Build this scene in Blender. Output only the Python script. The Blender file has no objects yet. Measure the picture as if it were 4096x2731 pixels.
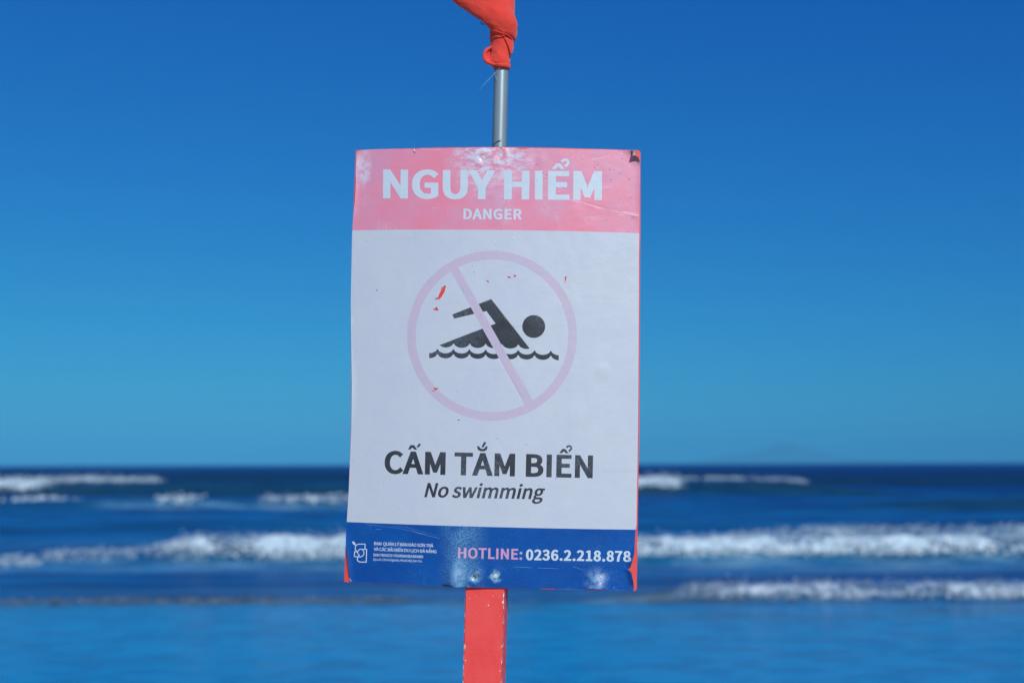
import bpy, bmesh, math, random
import numpy as np
from mathutils import Vector, Matrix
from mathutils.geometry import delaunay_2d_cdt

random.seed(4)
scene = bpy.context.scene
C = scene.collection

# ------------------------------------------------------------------ camera
W_PX, H_PX = 4096.0, 2731.0              # size of the photograph, used by at()
LENS = 40.0
F_PX = LENS / 36.0 * W_PX
CAM_Z = 2.0                              # eye above mean sea level
PITCH = math.atan(488.5 / F_PX)
ROLL = math.radians(0.17)
EYE = Vector((0, 0, CAM_Z))
_r0 = Vector((1, 0, 0)); _f0 = Vector((0, math.cos(PITCH), math.sin(PITCH))); _u0 = _r0.cross(_f0)
B0 = Matrix((_r0, _u0, _f0)).transposed()
RIGHT = _r0 * math.cos(ROLL) - _u0 * math.sin(ROLL)
UP = _u0 * math.cos(ROLL) + _r0 * math.sin(ROLL)
FWD = _f0
B1 = Matrix((RIGHT, UP, FWD)).transposed()
cam = bpy.data.cameras.new('camera')
cam.lens = LENS; cam.sensor_width = 36.0
cam.clip_start = 0.05; cam.clip_end = 60000
cam.dof.use_dof = True; cam.dof.focus_distance = 2.335; cam.dof.aperture_fstop = 2.2
camo = bpy.data.objects.new('camera', cam); C.objects.link(camo)
camo.matrix_world = Matrix.Translation(EYE) @ Matrix((RIGHT, UP, -FWD)).transposed().to_4x4()
scene.camera = camo

# ------------------------------------------------------------------ sky and sun
SUN_EL, SUN_AZ = math.radians(31), math.radians(20)     # azimuth: to the right of straight behind the camera
TO_SUN = Vector((math.sin(SUN_AZ) * math.cos(SUN_EL), -math.cos(SUN_AZ) * math.cos(SUN_EL), math.sin(SUN_EL)))
world = bpy.data.worlds.new('World'); scene.world = world; world.use_nodes = True
wn = world.node_tree.nodes; wl = world.node_tree.links
bg = wn['Background']
sky = wn.new('ShaderNodeTexSky'); sky.sky_type = 'NISHITA'; sky.sun_disc = False
sky.sun_elevation = SUN_EL; sky.sun_rotation = math.pi - SUN_AZ
sky.air_density = 1.0; sky.dust_density = 0.25; sky.ozone_density = 6.0; sky.altitude = 0
# colour grade of the photograph's sky, the same in every direction: deep, clean blue
sep = wn.new('ShaderNodeSeparateColor'); com = wn.new('ShaderNodeCombineColor'); wl.new(sky.outputs[0], sep.inputs[0])
for i, (k, p) in enumerate(((0.082, 1.35), (0.66, 1.0), (2.8, 0.5))):
    pw = wn.new('ShaderNodeMath'); pw.operation = 'POWER'; pw.inputs[1].default_value = p; wl.new(sep.outputs[i], pw.inputs[0])
    ml = wn.new('ShaderNodeMath'); ml.operation = 'MULTIPLY'; ml.inputs[1].default_value = k; wl.new(pw.outputs[0], ml.inputs[0])
    wl.new(ml.outputs[0], com.inputs[i])
wl.new(com.outputs[0], bg.inputs[0])
bg.inputs[1].default_value = 0.075
sun = bpy.data.lights.new('sun', 'SUN'); sun.energy = 4.1; sun.angle = math.radians(0.53); sun.color = (1.0, 0.965, 0.92)
suno = bpy.data.objects.new('sun', sun); C.objects.link(suno)
suno.rotation_euler = TO_SUN.to_track_quat('Z', 'Y').to_euler(); suno.location = (5, -8, 12)
vs = scene.view_settings
vs.view_transform = 'Standard'; vs.look = 'None'; vs.exposure = 0.0; vs.gamma = 1.0; vs.use_curve_mapping = False
scene.render.engine = 'CYCLES'
scene.cycles.use_denoising = True
scene.cycles.use_adaptive_sampling = True; scene.cycles.adaptive_threshold = 0.02
scene.cycles.max_bounces = 6; scene.cycles.volume_bounces = 0
scene.cycles.caustics_reflective = False; scene.cycles.caustics_refractive = False

# ------------------------------------------------------------------ helpers
def at(px, py, Y):
    """the point at world depth Y that the photograph shows at (px, py)"""
    d = RIGHT * ((px - W_PX / 2) / F_PX) + UP * ((H_PX / 2 - py) / F_PX) + FWD
    return EYE + d * (Y / d.y)

def tag(o, label=None, cat=None, group=None, kind=None):
    if label: o['label'] = label
    if cat: o['category'] = cat
    if group: o['group'] = group
    if kind: o['kind'] = kind
    return o

def link_mesh(name, verts, faces, mats=(), parent=None, smooth=True, normals=None, uv=None, mat_index=None):
    me = bpy.data.meshes.new(name)
    me.from_pydata([tuple(map(float, v)) for v in verts], [], [tuple(map(int, f)) for f in faces])
    if not isinstance(mats, (list, tuple)): mats = [mats]
    for m in mats: me.materials.append(m)
    if mat_index is not None: me.polygons.foreach_set('material_index', np.asarray(mat_index, dtype=np.int32))
    me.polygons.foreach_set('use_smooth', [bool(smooth)] * len(me.polygons))
    if uv is not None:
        l = me.uv_layers.new(name='UVMap')
        vi = np.empty(len(me.loops), dtype=np.int32); me.loops.foreach_get('vertex_index', vi)
        l.data.foreach_set('uv', np.asarray(uv, dtype=np.float32)[vi].ravel())
    me.update()
    if normals is not None: me.normals_split_custom_set_from_vertices([tuple(n) for n in normals])
    o = bpy.data.objects.new(name, me); C.objects.link(o)
    if parent: o.parent = parent
    return o

def empty(name, loc):
    o = bpy.data.objects.new(name, None); C.objects.link(o); o.location = loc
    return o

def keep_parent(o, p):
    o.parent = p; o.matrix_parent_inverse = Matrix.Translation(-p.location)

_rng = np.random.RandomState(7)
_LAT = _rng.rand(256, 256)
def vnoise(x, y):
    """smooth lattice noise in 0..1 for numpy arrays"""
    xi = np.floor(x).astype(int); yi = np.floor(y).astype(int)
    fx = x - xi; fy = y - yi
    fx = fx * fx * fx * (fx * (fx * 6 - 15) + 10); fy = fy * fy * fy * (fy * (fy * 6 - 15) + 10)
    g = lambda a, b: _LAT[a & 255, b & 255]
    return (g(xi, yi) * (1 - fx) + g(xi + 1, yi) * fx) * (1 - fy) + (g(xi, yi + 1) * (1 - fx) + g(xi + 1, yi + 1) * fx) * fy
def fbm(x, y, o=4):
    s = 0; a = 0.5; t = 0
    for k in range(o):
        s = s + a * vnoise(x * 2 ** k + 17.3 * k, y * 2 ** k + 5.1 * k); t += a; a *= 0.55
    return s / t
def sstep(a, b, x):
    t = np.clip((np.asarray(x, dtype=float) - a) / (b - a), 0, 1); return t * t * (3 - 2 * t)

class NT:
    """small shorthand for building a Principled material"""
    def __init__(self, name, base=(0.5, 0.5, 0.5), rough=0.5, **kw):
        self.m = bpy.data.materials.new(name); self.m.use_nodes = True
        self.n = self.m.node_tree.nodes; self.l = self.m.node_tree.links
        self.b = self.n['Principled BSDF']
        self.b.inputs['Base Color'].default_value = (*base, 1); self.b.inputs['Roughness'].default_value = rough
        for k, v in kw.items(): self.b.inputs[k.replace('_', ' ')].default_value = v
    def node(self, t, **kw):
        n = self.n.new('ShaderNode' + t)
        for k, v in kw.items(): setattr(n, k, v)
        return n
    def put(self, sock, v):
        if hasattr(v, 'links') or isinstance(v, bpy.types.NodeSocket): self.l.new(v, sock)
        elif isinstance(v, (tuple, list)) and len(v) == 3 and sock.type == 'RGBA': sock.default_value = (*v, 1)
        else: sock.default_value = v
    def coord(self, kind='Object', scale=(1, 1, 1), rot=(0, 0, 0), loc=(0, 0, 0)):
        t = self.node('TexCoord'); m = self.node('Mapping')
        m.inputs['Scale'].default_value = scale; m.inputs['Rotation'].default_value = rot; m.inputs['Location'].default_value = loc
        self.l.new(t.outputs[kind], m.inputs[0]); return m.outputs[0]
    def noise(self, vec, scale, detail=3, rough=0.55, dist=0.0):
        n = self.node('TexNoise'); self.l.new(vec, n.inputs['Vector'])
        n.inputs['Scale'].default_value = scale; n.inputs['Detail'].default_value = detail
        n.inputs['Roughness'].default_value = rough; n.inputs['Distortion'].default_value = dist
        return n.outputs[0]
    def voro(self, vec, scale, feature='F1', out='Distance', rnd=1.0):
        n = self.node('TexVoronoi', feature=feature); self.l.new(vec, n.inputs['Vector'])
        n.inputs['Scale'].default_value = scale; n.inputs['Randomness'].default_value = rnd
        return n.outputs[out]
    def ramp(self, x, a, b, lo=0.0, hi=1.0):
        n = self.node('MapRange'); n.interpolation_type = 'SMOOTHSTEP'
        self.l.new(x, n.inputs[0]); n.inputs[1].default_value = a; n.inputs[2].default_value = b
        n.inputs[3].default_value = lo; n.inputs[4].default_value = hi; return n.outputs[0]
    def math(self, op, a, b=0.0, c=None):
        n = self.node('Math', operation=op); self.put(n.inputs[0], a); self.put(n.inputs[1], b)
        if c is not None: self.put(n.inputs[2], c)
        return n.outputs[0]
    def mix(self, fac, a, b):
        n = self.node('Mix', data_type='RGBA'); self.put(n.inputs[0], fac); self.put(n.inputs[6], a); self.put(n.inputs[7], b)
        return n.outputs[2]
    def bump(self, h, strength=0.3, dist=0.01, prev=None):
        n = self.node('Bump'); self.put(n.inputs['Height'], h); n.inputs['Strength'].default_value = strength
        n.inputs['Distance'].default_value = dist
        if prev is not None: self.l.new(prev, n.inputs['Normal'])
        return n.outputs[0]
    def near(self, vec, p):
        """distance to a point in the given coordinates"""
        n = self.node('VectorMath', operation='DISTANCE'); self.l.new(vec, n.inputs[0]); n.inputs[1].default_value = p
        return n.outputs['Value']
    def set(self, **kw):
        for k, v in kw.items(): self.put(self.b.inputs[k.replace('_', ' ')], v)
        return self.m

# ------------------------------------------------------------------ the beach and the sea
def sand_z(x, y):
    """slope of the beach: nearly level at the sign, dropping below the water at about 17 m"""
    z = np.where(y < 3, 0.46, 0.46 - 0.0335 * (y - 3))
    return z - 0.0009 * np.clip(y - 12, 0, 60) ** 2 + 0.02 * (fbm(x * 0.25 + 9, y * 0.4, 3) - 0.5)

def grid(xs, ys, zf):
    X, Y = np.meshgrid(xs, ys); Z = zf(X, Y)
    v = np.stack([X.ravel(), Y.ravel(), Z.ravel()], 1)
    n = len(xs); i = np.arange((len(ys) - 1) * n).reshape(len(ys) - 1, n)[:, :-1].ravel()
    return v, np.stack([i, i + 1, i + 1 + n, i + n], 1)

def make_sand():
    m = NT('beach_sand', (0.03, 0.1, 0.17), 0.16); m.b.inputs['IOR'].default_value = 1.45; m.b.inputs['Specular IOR Level'].default_value = 0.26
    c = m.coord(); cs = m.coord(scale=(0.5, 1.0, 1)); cw = m.coord(scale=(0.25, 0.6, 1))
    sp = m.node('SeparateXYZ'); m.l.new(c, sp.inputs[0])
    wet = m.mix(m.ramp(m.noise(cw, 0.5, 4), 0.3, 0.7), (0.0, 0.245, 0.50), (0.001, 0.30, 0.59))
    wet = m.mix(m.math('MULTIPLY', m.ramp(m.noise(m.coord(scale=(0.75, 1, 1)), 2.6, 3, 0.6), 0.40, 0.62), 0.8), wet, (0.0, 0.17, 0.40))
    edge = m.math('MULTIPLY', m.ramp(sp.outputs[1], 13.8, 15.6), m.ramp(m.noise(m.coord(scale=(0.16, 0.5, 1), loc=(2.2, 0, 0)), 1.0, 3), 0.50, 0.64))
    wet = m.mix(m.math('MULTIPLY', edge, 0.8), wet, (0.045, 0.10, 0.115))
    dry = m.mix(m.ramp(m.noise(c, 3.0, 4), 0.3, 0.7), (0.42, 0.35, 0.27), (0.52, 0.44, 0.34))
    isdry = m.ramp(m.math('ADD', sp.outputs[1], m.math('MULTIPLY', m.noise(c, 0.35, 3), 2.0)), 5.2, 7.6, 1.0, 0.0)
    rip = m.bump(m.noise(cs, 7.0, 3), 0.4, 0.025, m.bump(m.noise(cs, 1.9, 5, 0.65), 0.7, 0.07))
    m.set(Base_Color=m.mix(isdry, wet, dry), Roughness=m.ramp(isdry, 0, 1, 0.24, 0.9), Normal=m.bump(m.noise(c, 60, 3), 0.15, 0.006, rip))
    xs = np.concatenate([-np.geomspace(600, 16, 24), np.linspace(-15, 15, 90), np.geomspace(16, 600, 24)])
    ys = np.concatenate([-np.geomspace(500, 2, 20), np.linspace(-1, 30, 110), np.linspace(32, 70, 12)])
    v, f = grid(xs, ys, sand_z)
    tag(link_mesh('beach', v, f, m.m), kind='structure')
make_sand()

def px_x(p, Y): return (p * 1.7415 - W_PX / 2) / F_PX * Y        # p: column in the 2352 px wide view
# each swell: depth, height, front and back width, envelope along x
SWELLS = [
    dict(y=17.3, a=0.17, wf=0.35, wb=1.3, env=lambda x: 0.16 + 0.84 * sstep(1.2, 3.2, x)),
    dict(y=23.7, a=0.42, wf=0.6, wb=2.2, env=lambda x: (0.45 + 0.55 * sstep(-8.2, -6.4, x))),
    dict(y=26.8, a=0.36, wf=0.6, wb=2.4, env=lambda x: 0.15 + 0.85 * sstep(2.5, 7.5, x)),
    dict(y=36.0, a=0.34, wf=1.2, wb=3.0, env=lambda x: 0.5 + 0.5 * vnoise(x * 0.1 + 3, x * 0)),
    dict(y=49.0, a=0.50, wf=1.6, wb=4.0, env=lambda x: 0.15 + 0.85 * sstep(8, 20, x)),
    dict(y=52.0, a=0.38, wf=1.4, wb=4.0, env=lambda x: 1 - 0.85 * sstep(-2, 8, x)),
    dict(y=72.0, a=0.98, wf=2.2, wb=6.0, env=lambda x: 1 - 0.75 * sstep(14, 26, x)),
    dict(y=105.0, a=0.8, wf=4, wb=9, env=lambda x: 0.35 + 0.65 * vnoise(x * 0.03, x * 0 + 2)),
    dict(y=150.0, a=0.8, wf=6, wb=14, env=lambda x: 0.3 + 0.7 * vnoise(x * 0.02 + 8, x * 0 + 5)),
    dict(y=230.0, a=0.8, wf=9, wb=20, env=lambda x: 0.3 + 0.7 * vnoise(x * 0.015 + 1, x * 0 + 9)),
]
def swell_line(s, x):
    return s['y'] + s['y'] * 0.012 * (vnoise(x * 6.0 / s['y'] + s['y'], x * 0 + 3.3) - 0.5) * 2
def sea_z(x, y, parts=False):
    z = np.zeros_like(x); face = np.zeros_like(x)
    for s in SWELLS:
        d = y - swell_line(s, x)
        e = s['env'](x) * s['a']
        prof = np.where(d < 0, np.exp(-(d / s['wf']) ** 2), np.exp(-(d / s['wb']) ** 2))
        z = z + e * prof
        face = np.maximum(face, np.where((d < 0.15 * s['wf']), np.exp(-((d + 0.8 * s['wf']) / (0.8 * s['wf'])) ** 2), 0) * np.clip(e / 0.5, 0, 1))
    far = 1 - sstep(120, 400, y)
    amp = 0.02 + 0.05 * sstep(20, 60, y)
    z = z + amp * far * (fbm(x * 0.9, y * 1.6, 3) - 0.5) * 2 + 0.10 * sstep(30, 70, y) * far * (vnoise(x * 0.12 + 4, y * 0.3) - 0.5) * 2
    z = z - 0.02 - 0.02 * (1 - sstep(17, 19, y))
    return (z, face) if parts else z

def make_sea():
    m = NT('sea_water', (0.004, 0.03, 0.08), 0.12); m.b.inputs['Specular IOR Level'].default_value = 0.0
    m.b.inputs['IOR'].default_value = 1.333
    face = m.node('Attribute', attribute_name='face').outputs['Fac']
    lace = m.node('Attribute', attribute_name='lace').outputs['Fac']
    c = m.coord(scale=(0.45, 1.0, 1.0)); cb = m.coord(scale=(0.12, 0.6, 1))
    n1 = m.noise(c, 1.6, 5, 0.6); n2 = m.noise(cb, 1.0, 4)
    body = m.mix(m.ramp(n2, 0.35, 0.65), (0.0004, 0.055, 0.20), (0.002, 0.150, 0.40))
    sy = m.node('SeparateXYZ'); m.l.new(m.coord(), sy.inputs[0])      # deeper water farther out
    body = m.mix(m.ramp(sy.outputs[1], 45, 110), body, m.mix(m.ramp(n2, 0.35, 0.65), (0.0003, 0.020, 0.15), (0.001, 0.036, 0.21)))
    turbid = m.mix(m.ramp(n1, 0.3, 0.7), (0.001, 0.026, 0.055), (0.014, 0.056, 0.055))
    body = m.mix(m.math('MULTIPLY', face, 0.85), body, turbid)
    foamy = m.math('MULTIPLY', lace, m.ramp(m.noise(m.coord(scale=(0.3, 1, 1)), 1.9, 6, 0.75), 0.40, 0.66))
    sandy = m.node('Attribute', attribute_name='sandy').outputs['Fac']
    body = m.mix(m.math('MULTIPLY', lace, m.ramp(n1, 0.25, 0.7, 0.25, 0.7)), body, (0.012, 0.22, 0.44))      # water full of air round the breakers
    body = m.mix(m.math('MULTIPLY', sandy, m.ramp(n1, 0.25, 0.65, 0.35, 1.0)), body, (0.085, 0.105, 0.098))
    m.set(Base_Color=m.mix(foamy, body, (0.20, 0.42, 0.54)),
          Roughness=m.math('ADD', 0.2, m.math('MULTIPLY', foamy, 0.5)),
          Normal=m.bump(m.noise(c, 5.0, 4, 0.6), 0.5, 0.06, m.bump(n1, 0.9, 0.28)))
    # reflection of a wind-roughened surface: Fresnel, but its facets never mirror the horizon fully
    gl = m.node('BsdfGlossy'); gl.inputs['Roughness'].default_value = 0.25; fr = m.node('Fresnel'); fr.inputs[0].default_value = 1.333
    nrm = m.b.inputs['Normal'].links[0].from_socket; m.l.new(nrm, gl.inputs['Normal']); m.l.new(nrm, fr.inputs['Normal'])
    ms_ = m.node('MixShader'); m.put(ms_.inputs[0], m.math('MINIMUM', fr.outputs[0], m.ramp(sy.outputs[1], 30, 120, 0.26, 0.07)))
    m.l.new(m.b.outputs[0], ms_.inputs[1]); m.l.new(gl.outputs[0], ms_.inputs[2]); m.l.new(ms_.outputs[0], m.n['Material Output'].inputs[0])
    ys = np.concatenate([np.linspace(14.5, 30, 190), np.linspace(30.2, 60, 130), np.linspace(60.4, 90, 80), np.geomspace(91, 400, 110), np.geomspace(430, 14200, 28)])
    t = np.linspace(-1, 1, 420)
    T, Y = np.meshgrid(t, ys)
    X = (np.sign(T) * (0.62 * np.abs(T) + 1.6 * np.clip(np.abs(T) - 0.8, 0, 1) ** 1.0)) * (Y + 10) * 1.15
    Z, face_v = sea_z(X, Y, True)
    v = np.stack([X.ravel(), Y.ravel(), Z.ravel()], 1)
    n = len(t); i = np.arange((len(ys) - 1) * n).reshape(len(ys) - 1, n)[:, :-1].ravel()
    f = np.stack([i, i + 1, i + 1 + n, i + n], 1)
    o = link_mesh('sea', v, f, m.m); tag(o, kind='structure')
    lace_v = np.zeros_like(X)
    def band(y0, w, x0, x1, k):
        nonlocal lace_v
        e = sstep(x0 - 1.5, x0 + 1.5, X) * (1 - sstep(x1 - 1.5, x1 + 1.5, X))
        d = Y - y0 - (vnoise(X * 0.3, X * 0 + y0) - 0.5) * w
        lace_v = np.maximum(lace_v, k * e * np.exp(-(d / w) ** 2))
    band(17.0, 0.45, -30, 40, 0.5); band(22.6, 0.8, -30, 30, 0.7); band(25.6, 1.1, -9, 30, 0.9); band(28.5, 1.4, -9, 30, 0.5); band(18.6, 0.6, -30, 30, 0.3)
    band(50.6, 0.9, -18, -3, 1.0); band(30.0, 2.0, -30, 40, 0.25); band(57, 1.2, -34, -16, 0.5)
    patch = lambda cx, cy, rx, ry: np.exp(-(((X - cx) / rx) ** 2 + ((Y - cy) / ry) ** 2))
    sandy_v = np.clip(0.95 * patch(-4.6, 16.7, 1.3, 0.55) + 0.85 * patch(2.2, 17.2, 1.1, 0.7) + (0.18 + 0.34 * (1 - sstep(-2, 1, X))) * np.exp(-((Y - 17.0) / 0.7) ** 2), 0, 1)
    for nm, arr in (('face', face_v), ('lace', lace_v), ('sandy', sandy_v)):
        a = o.data.attributes.new(nm, 'FLOAT', 'POINT'); a.data.foreach_set('value', arr.ravel().astype(np.float32))
make_sea()

fm = NT('sea_foam', (0.6, 0.7, 0.78), 0.75)
_c = fm.coord(); _n = fm.noise(_c, 6, 4)
FOAM = fm.set(Base_Color=fm.mix(fm.ramp(_n, 0.3, 0.7), (0.34, 0.50, 0.58), (0.60, 0.72, 0.76)), Normal=fm.bump(fm.noise(_c, 9, 3), 0.25, 0.04))
fm2 = NT('sandy_foam', (0.3, 0.36, 0.42), 0.75)
_c = fm2.coord(); _n = fm2.noise(_c, 5, 4)
FOAM_SANDY = fm2.set(Base_Color=fm2.mix(fm2.ramp(_n, 0.35, 0.7), (0.24, 0.35, 0.43), (0.54, 0.64, 0.70)), Normal=fm2.bump(fm2.noise(_c, 9, 3), 0.25, 0.04))

fm3 = NT('dull_foam', (0.15, 0.22, 0.27), 0.75)
FOAM_DULL = fm3.set(Base_Color=fm3.mix(fm3.ramp(fm3.noise(fm3.coord(), 4, 4), 0.4, 0.72), (0.07, 0.12, 0.15), (0.26, 0.33, 0.38)))
def breaker(label, si, x0, x1, d0, d1, thick, step, cover, seed, mat=FOAM, ragged=0.5):
    """white water of one breaking wave: a lumpy crust lying on the swell between d0 (in front of the crest) and d1 (behind it)"""
    s = SWELLS[si]
    nx = max(12, int((x1 - x0) / step)); ns = max(8, int((d1 - d0) / (step * 0.8)))
    xs = np.linspace(x0, x1, nx); ds = np.linspace(d0, d1, ns)
    X, Dd = np.meshgrid(xs, ds)
    Y = swell_line(s, X) + Dd
    k = 2.6 * 24.0 / s['y']
    lump = fbm(X * k + seed, Y * k * 1.3 + seed * 2, 4)
    mask = fbm(X * k * 0.35 + seed * 3.1, Y * k * 0.5 + seed, 3)
    ex = sstep(0, ragged, (X - x0) / (x1 - x0) * 4) * sstep(0, ragged, (x1 - X) / (x1 - x0) * 4)
    t = (Dd - d0) / (d1 - d0)
    es = sstep(0, 0.30, t) * sstep(0, 0.45, 1 - t)
    env = ex * es
    Z = sea_z(X, Y) + 0.01 + thick * env * (0.15 + 1.3 * lump)
    Y2 = Y - thick * 0.8 * env * (lump - 0.3)
    # foam cover thins out towards the edges and in long streaks; every scrap of crust is kept or dropped by chance
    streak = fbm(X * k * 0.5 + seed * 5.3, Y * k * 2.0 + seed * 1.7, 3)
    body = sstep(0.30, 0.62, 0.6 * mask + 0.4 * streak + cover - 0.5)
    dens = np.clip(env ** 0.8 * (0.14 + 0.90 * body), 0, 0.95)
    rk = np.random.RandomState(int(seed) + 100)
    v = np.stack([X.ravel(), Y2.ravel(), Z.ravel()], 1)
    i = np.arange((ns - 1) * nx).reshape(ns - 1, nx)[:, :-1].ravel()
    f = np.stack([i, i + 1, i + 1 + nx, i + nx], 1)
    kf = rk.rand(len(f)) < dens.ravel()[f].mean(1); f = f[kf]
    used = np.unique(f); remap = -np.ones(len(v), int); remap[used] = np.arange(len(used))
    # centre the object on its foam
    v = v[used]; f = remap[f]
    # spray and clots of foam thrown up along the ragged edges
    rg = np.random.RandomState(int(seed)); cand = np.where((env.ravel()[used] < 0.93))[0]
    nb = int(min(len(cand), (x1 - x0) / step * 5)); blobs = v[rg.choice(cand, nb, replace=False)]
    octa = np.array([(1, 0, 0), (-1, 0, 0), (0, 1, 0), (0, -1, 0), (0, 0, 1), (0, 0, -1)], float)
    of = np.array([(0, 2, 4), (2, 1, 4), (1, 3, 4), (3, 0, 4), (2, 0, 5), (1, 2, 5), (3, 1, 5), (0, 3, 5)])
    r = step * rg.uniform(0.25, 0.8, nb); off = np.stack([rg.normal(0, step * 2.5, nb), rg.normal(-step, step * 2, nb), np.abs(rg.normal(0, 0.7, nb)) * thick * 0.7], 1)
    bv = (blobs + off)[:, None, :] + octa[None] * (r[:, None, None] * rg.uniform(0.6, 1.4, (nb, 6, 1)))
    bf = of[None] + (len(v) + 6 * np.arange(nb))[:, None, None]
    allf = [tuple(q) for q in f] + [tuple(q) for q in bf.reshape(-1, 3)]
    v = np.concatenate([v, bv.reshape(-1, 3)]); c = v.mean(0)
    root = empty('breaking_wave', c); tag(root, label, 'wave', 'white breakers rolling in')
    o = link_mesh('white_water', v - c, allf, mat, parent=root); o['kind'] = 'stuff'
    return root

breaker('thick white breaker rolling in just left of the sign', 1, -7.3, 0.5, -0.75, 0.5, 0.14, 0.028, 0.58, 3)
breaker('broken white foam trailing off the left end of the thick breaker', 1, -9.6, -6.6, -0.55, 0.4, 0.08, 0.028, 0.34, 11)
breaker('thin pale foam line at the far left edge, level with the thick breaker', 1, -13.2, -9.4, -0.9, -0.1, 0.06, 0.03, 0.28, 21)
breaker('long white breaker running right from the sign to the edge', 1, 1.2, 13.5, -0.62, 0.30, 0.12, 0.03, 0.55, 5)
breaker('ragged white crest just behind the long right-hand breaker', 2, 2.2, 14.5, -0.55, 0.4, 0.10, 0.034, 0.36, 8)
breaker('low white shore break nearest the wet sand on the right', 0, 2.4, 9.5, -0.42, 0.22, 0.08, 0.022, 0.54, 14, FOAM_SANDY)
breaker('faint greyish foam line washing up the sand on the left', 0, -9.0, -1.2, -0.32, 0.05, 0.035, 0.026, 0.16, 17, FOAM_DULL)
breaker('thick white foam on the far swell at the left edge', 6, px_x(-160, 72), px_x(140, 72), -2.4, 0.6, 0.30, 0.09, 0.70, 23)
breaker('thin white crest of the far swell at left', 6, px_x(60, 72), px_x(378, 72), -0.7, 1.6, 0.24, 0.09, 0.55, 29)
breaker('short white breaker far out beside the right edge of the sign', 6, px_x(1380, 72), px_x(1556, 72), -2.0, 0.6, 0.26, 0.09, 0.66, 31)
breaker('faint pale crest on the far swell right of the sign', 6, px_x(1545, 72), px_x(1860, 72), -0.3, 1.8, 0.12, 0.09, 0.26, 37)
breaker('thin white streak on the swell just left of the sign', 5, px_x(600, 52), px_x(880, 52), -1.1, 0.2, 0.14, 0.09, 0.36, 41)
breaker('small white fleck on the swell halfway between left edge and sign', 5, px_x(385, 52), px_x(455, 52), -0.9, 0.5, 0.14, 0.14, 0.5, 43)
breaker('pale foam patch below the far swell at the left edge', 5, px_x(20, 52), px_x(130, 52), 1.0, 3.2, 0.14, 0.16, 0.42, 47)

# far hill across the bay
def make_hill():
    m = NT('hill_forest', (0.03, 0.06, 0.05), 0.9)
    c = m.coord(); m.set(Base_Color=m.mix(m.ramp(m.noise(c, 0.02, 4), 0.35, 0.65), (0.03, 0.06, 0.04), (0.07, 0.10, 0.08)))
    Y0 = 9500.0
    prof = [(2700, 0), (2790, 10), (2850, 26), (2930, 40), (2990, 46), (3050, 58), (3095, 76), (3131, 86), (3170, 76), (3230, 58), (3290, 42), (3350, 26), (3420, 18), (3480, 20), (3530, 14), (3620, 4), (3700, 0)]
    px = np.array([(p[0] - W_PX / 2) / F_PX * Y0 for p in prof]); pz = np.array([p[1] / F_PX * Y0 for p in prof])
    xs = np.linspace(px[0], px[-1], 130); ys = np.linspace(-550, 550, 30)
    def zf(X, Y):
        h = np.interp(X.ravel(), px, pz).reshape(X.shape)
        return h * np.clip(1 - (np.abs(Y) / 550) ** 1.6, 0, 1) * (0.94 + 0.12 * fbm(X * 0.02, Y * 0.02, 4)) - 2.5
    v, f = grid(xs, ys, zf)
    o = link_mesh('hill', v, f, m.m); o.location = (0, Y0, 0); tag(o, kind='structure')
make_hill()

def make_haze():
    bm = bmesh.new(); bmesh.ops.create_cube(bm, size=1.0)
    me = bpy.data.meshes.new('haze'); bm.to_mesh(me); bm.free()
    o = bpy.data.objects.new('haze', me); C.objects.link(o)
    z0, z1 = -14.0, 215.0
    o.scale = (60000, 15700, z1 - z0); o.location = (0, 14700 - 7850, (z0 + z1) / 2)
    mt = bpy.data.materials.new('haze_air'); mt.use_nodes = True; n = mt.node_tree.nodes
    n.remove(n['Principled BSDF']); pv = n.new('ShaderNodeVolumePrincipled')
    pv.inputs['Color'].default_value = (0.10, 0.49, 0.82, 1); pv.inputs['Density'].default_value = 0.00023; pv.inputs['Anisotropy'].default_value = -0.25
    mt.node_tree.links.new(pv.outputs[0], n['Material Output'].inputs['Volume'])
    me.materials.append(mt); tag(o, 'thin sea haze over the horizon', 'haze', kind='stuff')
make_haze()

# ------------------------------------------------------------------ the sign's board surface
# 0.6 m wide, 0.903 m high, bent back at both sides round the post; u, v in millimetres from the lower left corner
def _rot(ax, a): return np.array(Matrix.Rotation(a, 3, ax))
_M = _rot('Z', math.radians(-3.88)) @ _rot('X', math.radians(2.33)) @ _rot('Y', math.radians(1.13))
_FIX = np.array(B1 @ B0.transposed())
_O = np.array((-0.0445, 2.3341, 0.0012)); BOW = 0.0262; BH = 903.3
def S(u, v, d=0.0):
    """board surface plus d mm towards the viewer -> world (n, 3)"""
    u = np.asarray(u, dtype=float); v = np.asarray(v, dtype=float); d = np.asarray(d, dtype=float) + u * 0
    a = u / 300.0 - 1
    slope = 2 * BOW * a / 0.3
    nl = 1 / np.sqrt(1 + slope ** 2)
    l = np.stack([(u - 300) / 1000 + d / 1000 * slope * nl, BOW * a ** 2 - d / 1000 * nl, v / 1000 - 0.25], -1)
    w = l @ _M.T + _O
    return w @ _FIX.T + np.array(EYE)
_r, _u, _f = (np.array(a) for a in (RIGHT, UP, FWD))
def project(p):
    q = p - np.array(EYE); d = q @ _f
    return W_PX / 2 + F_PX * (q @ _r) / d, H_PX / 2 - F_PX * (q @ _u) / d
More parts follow.
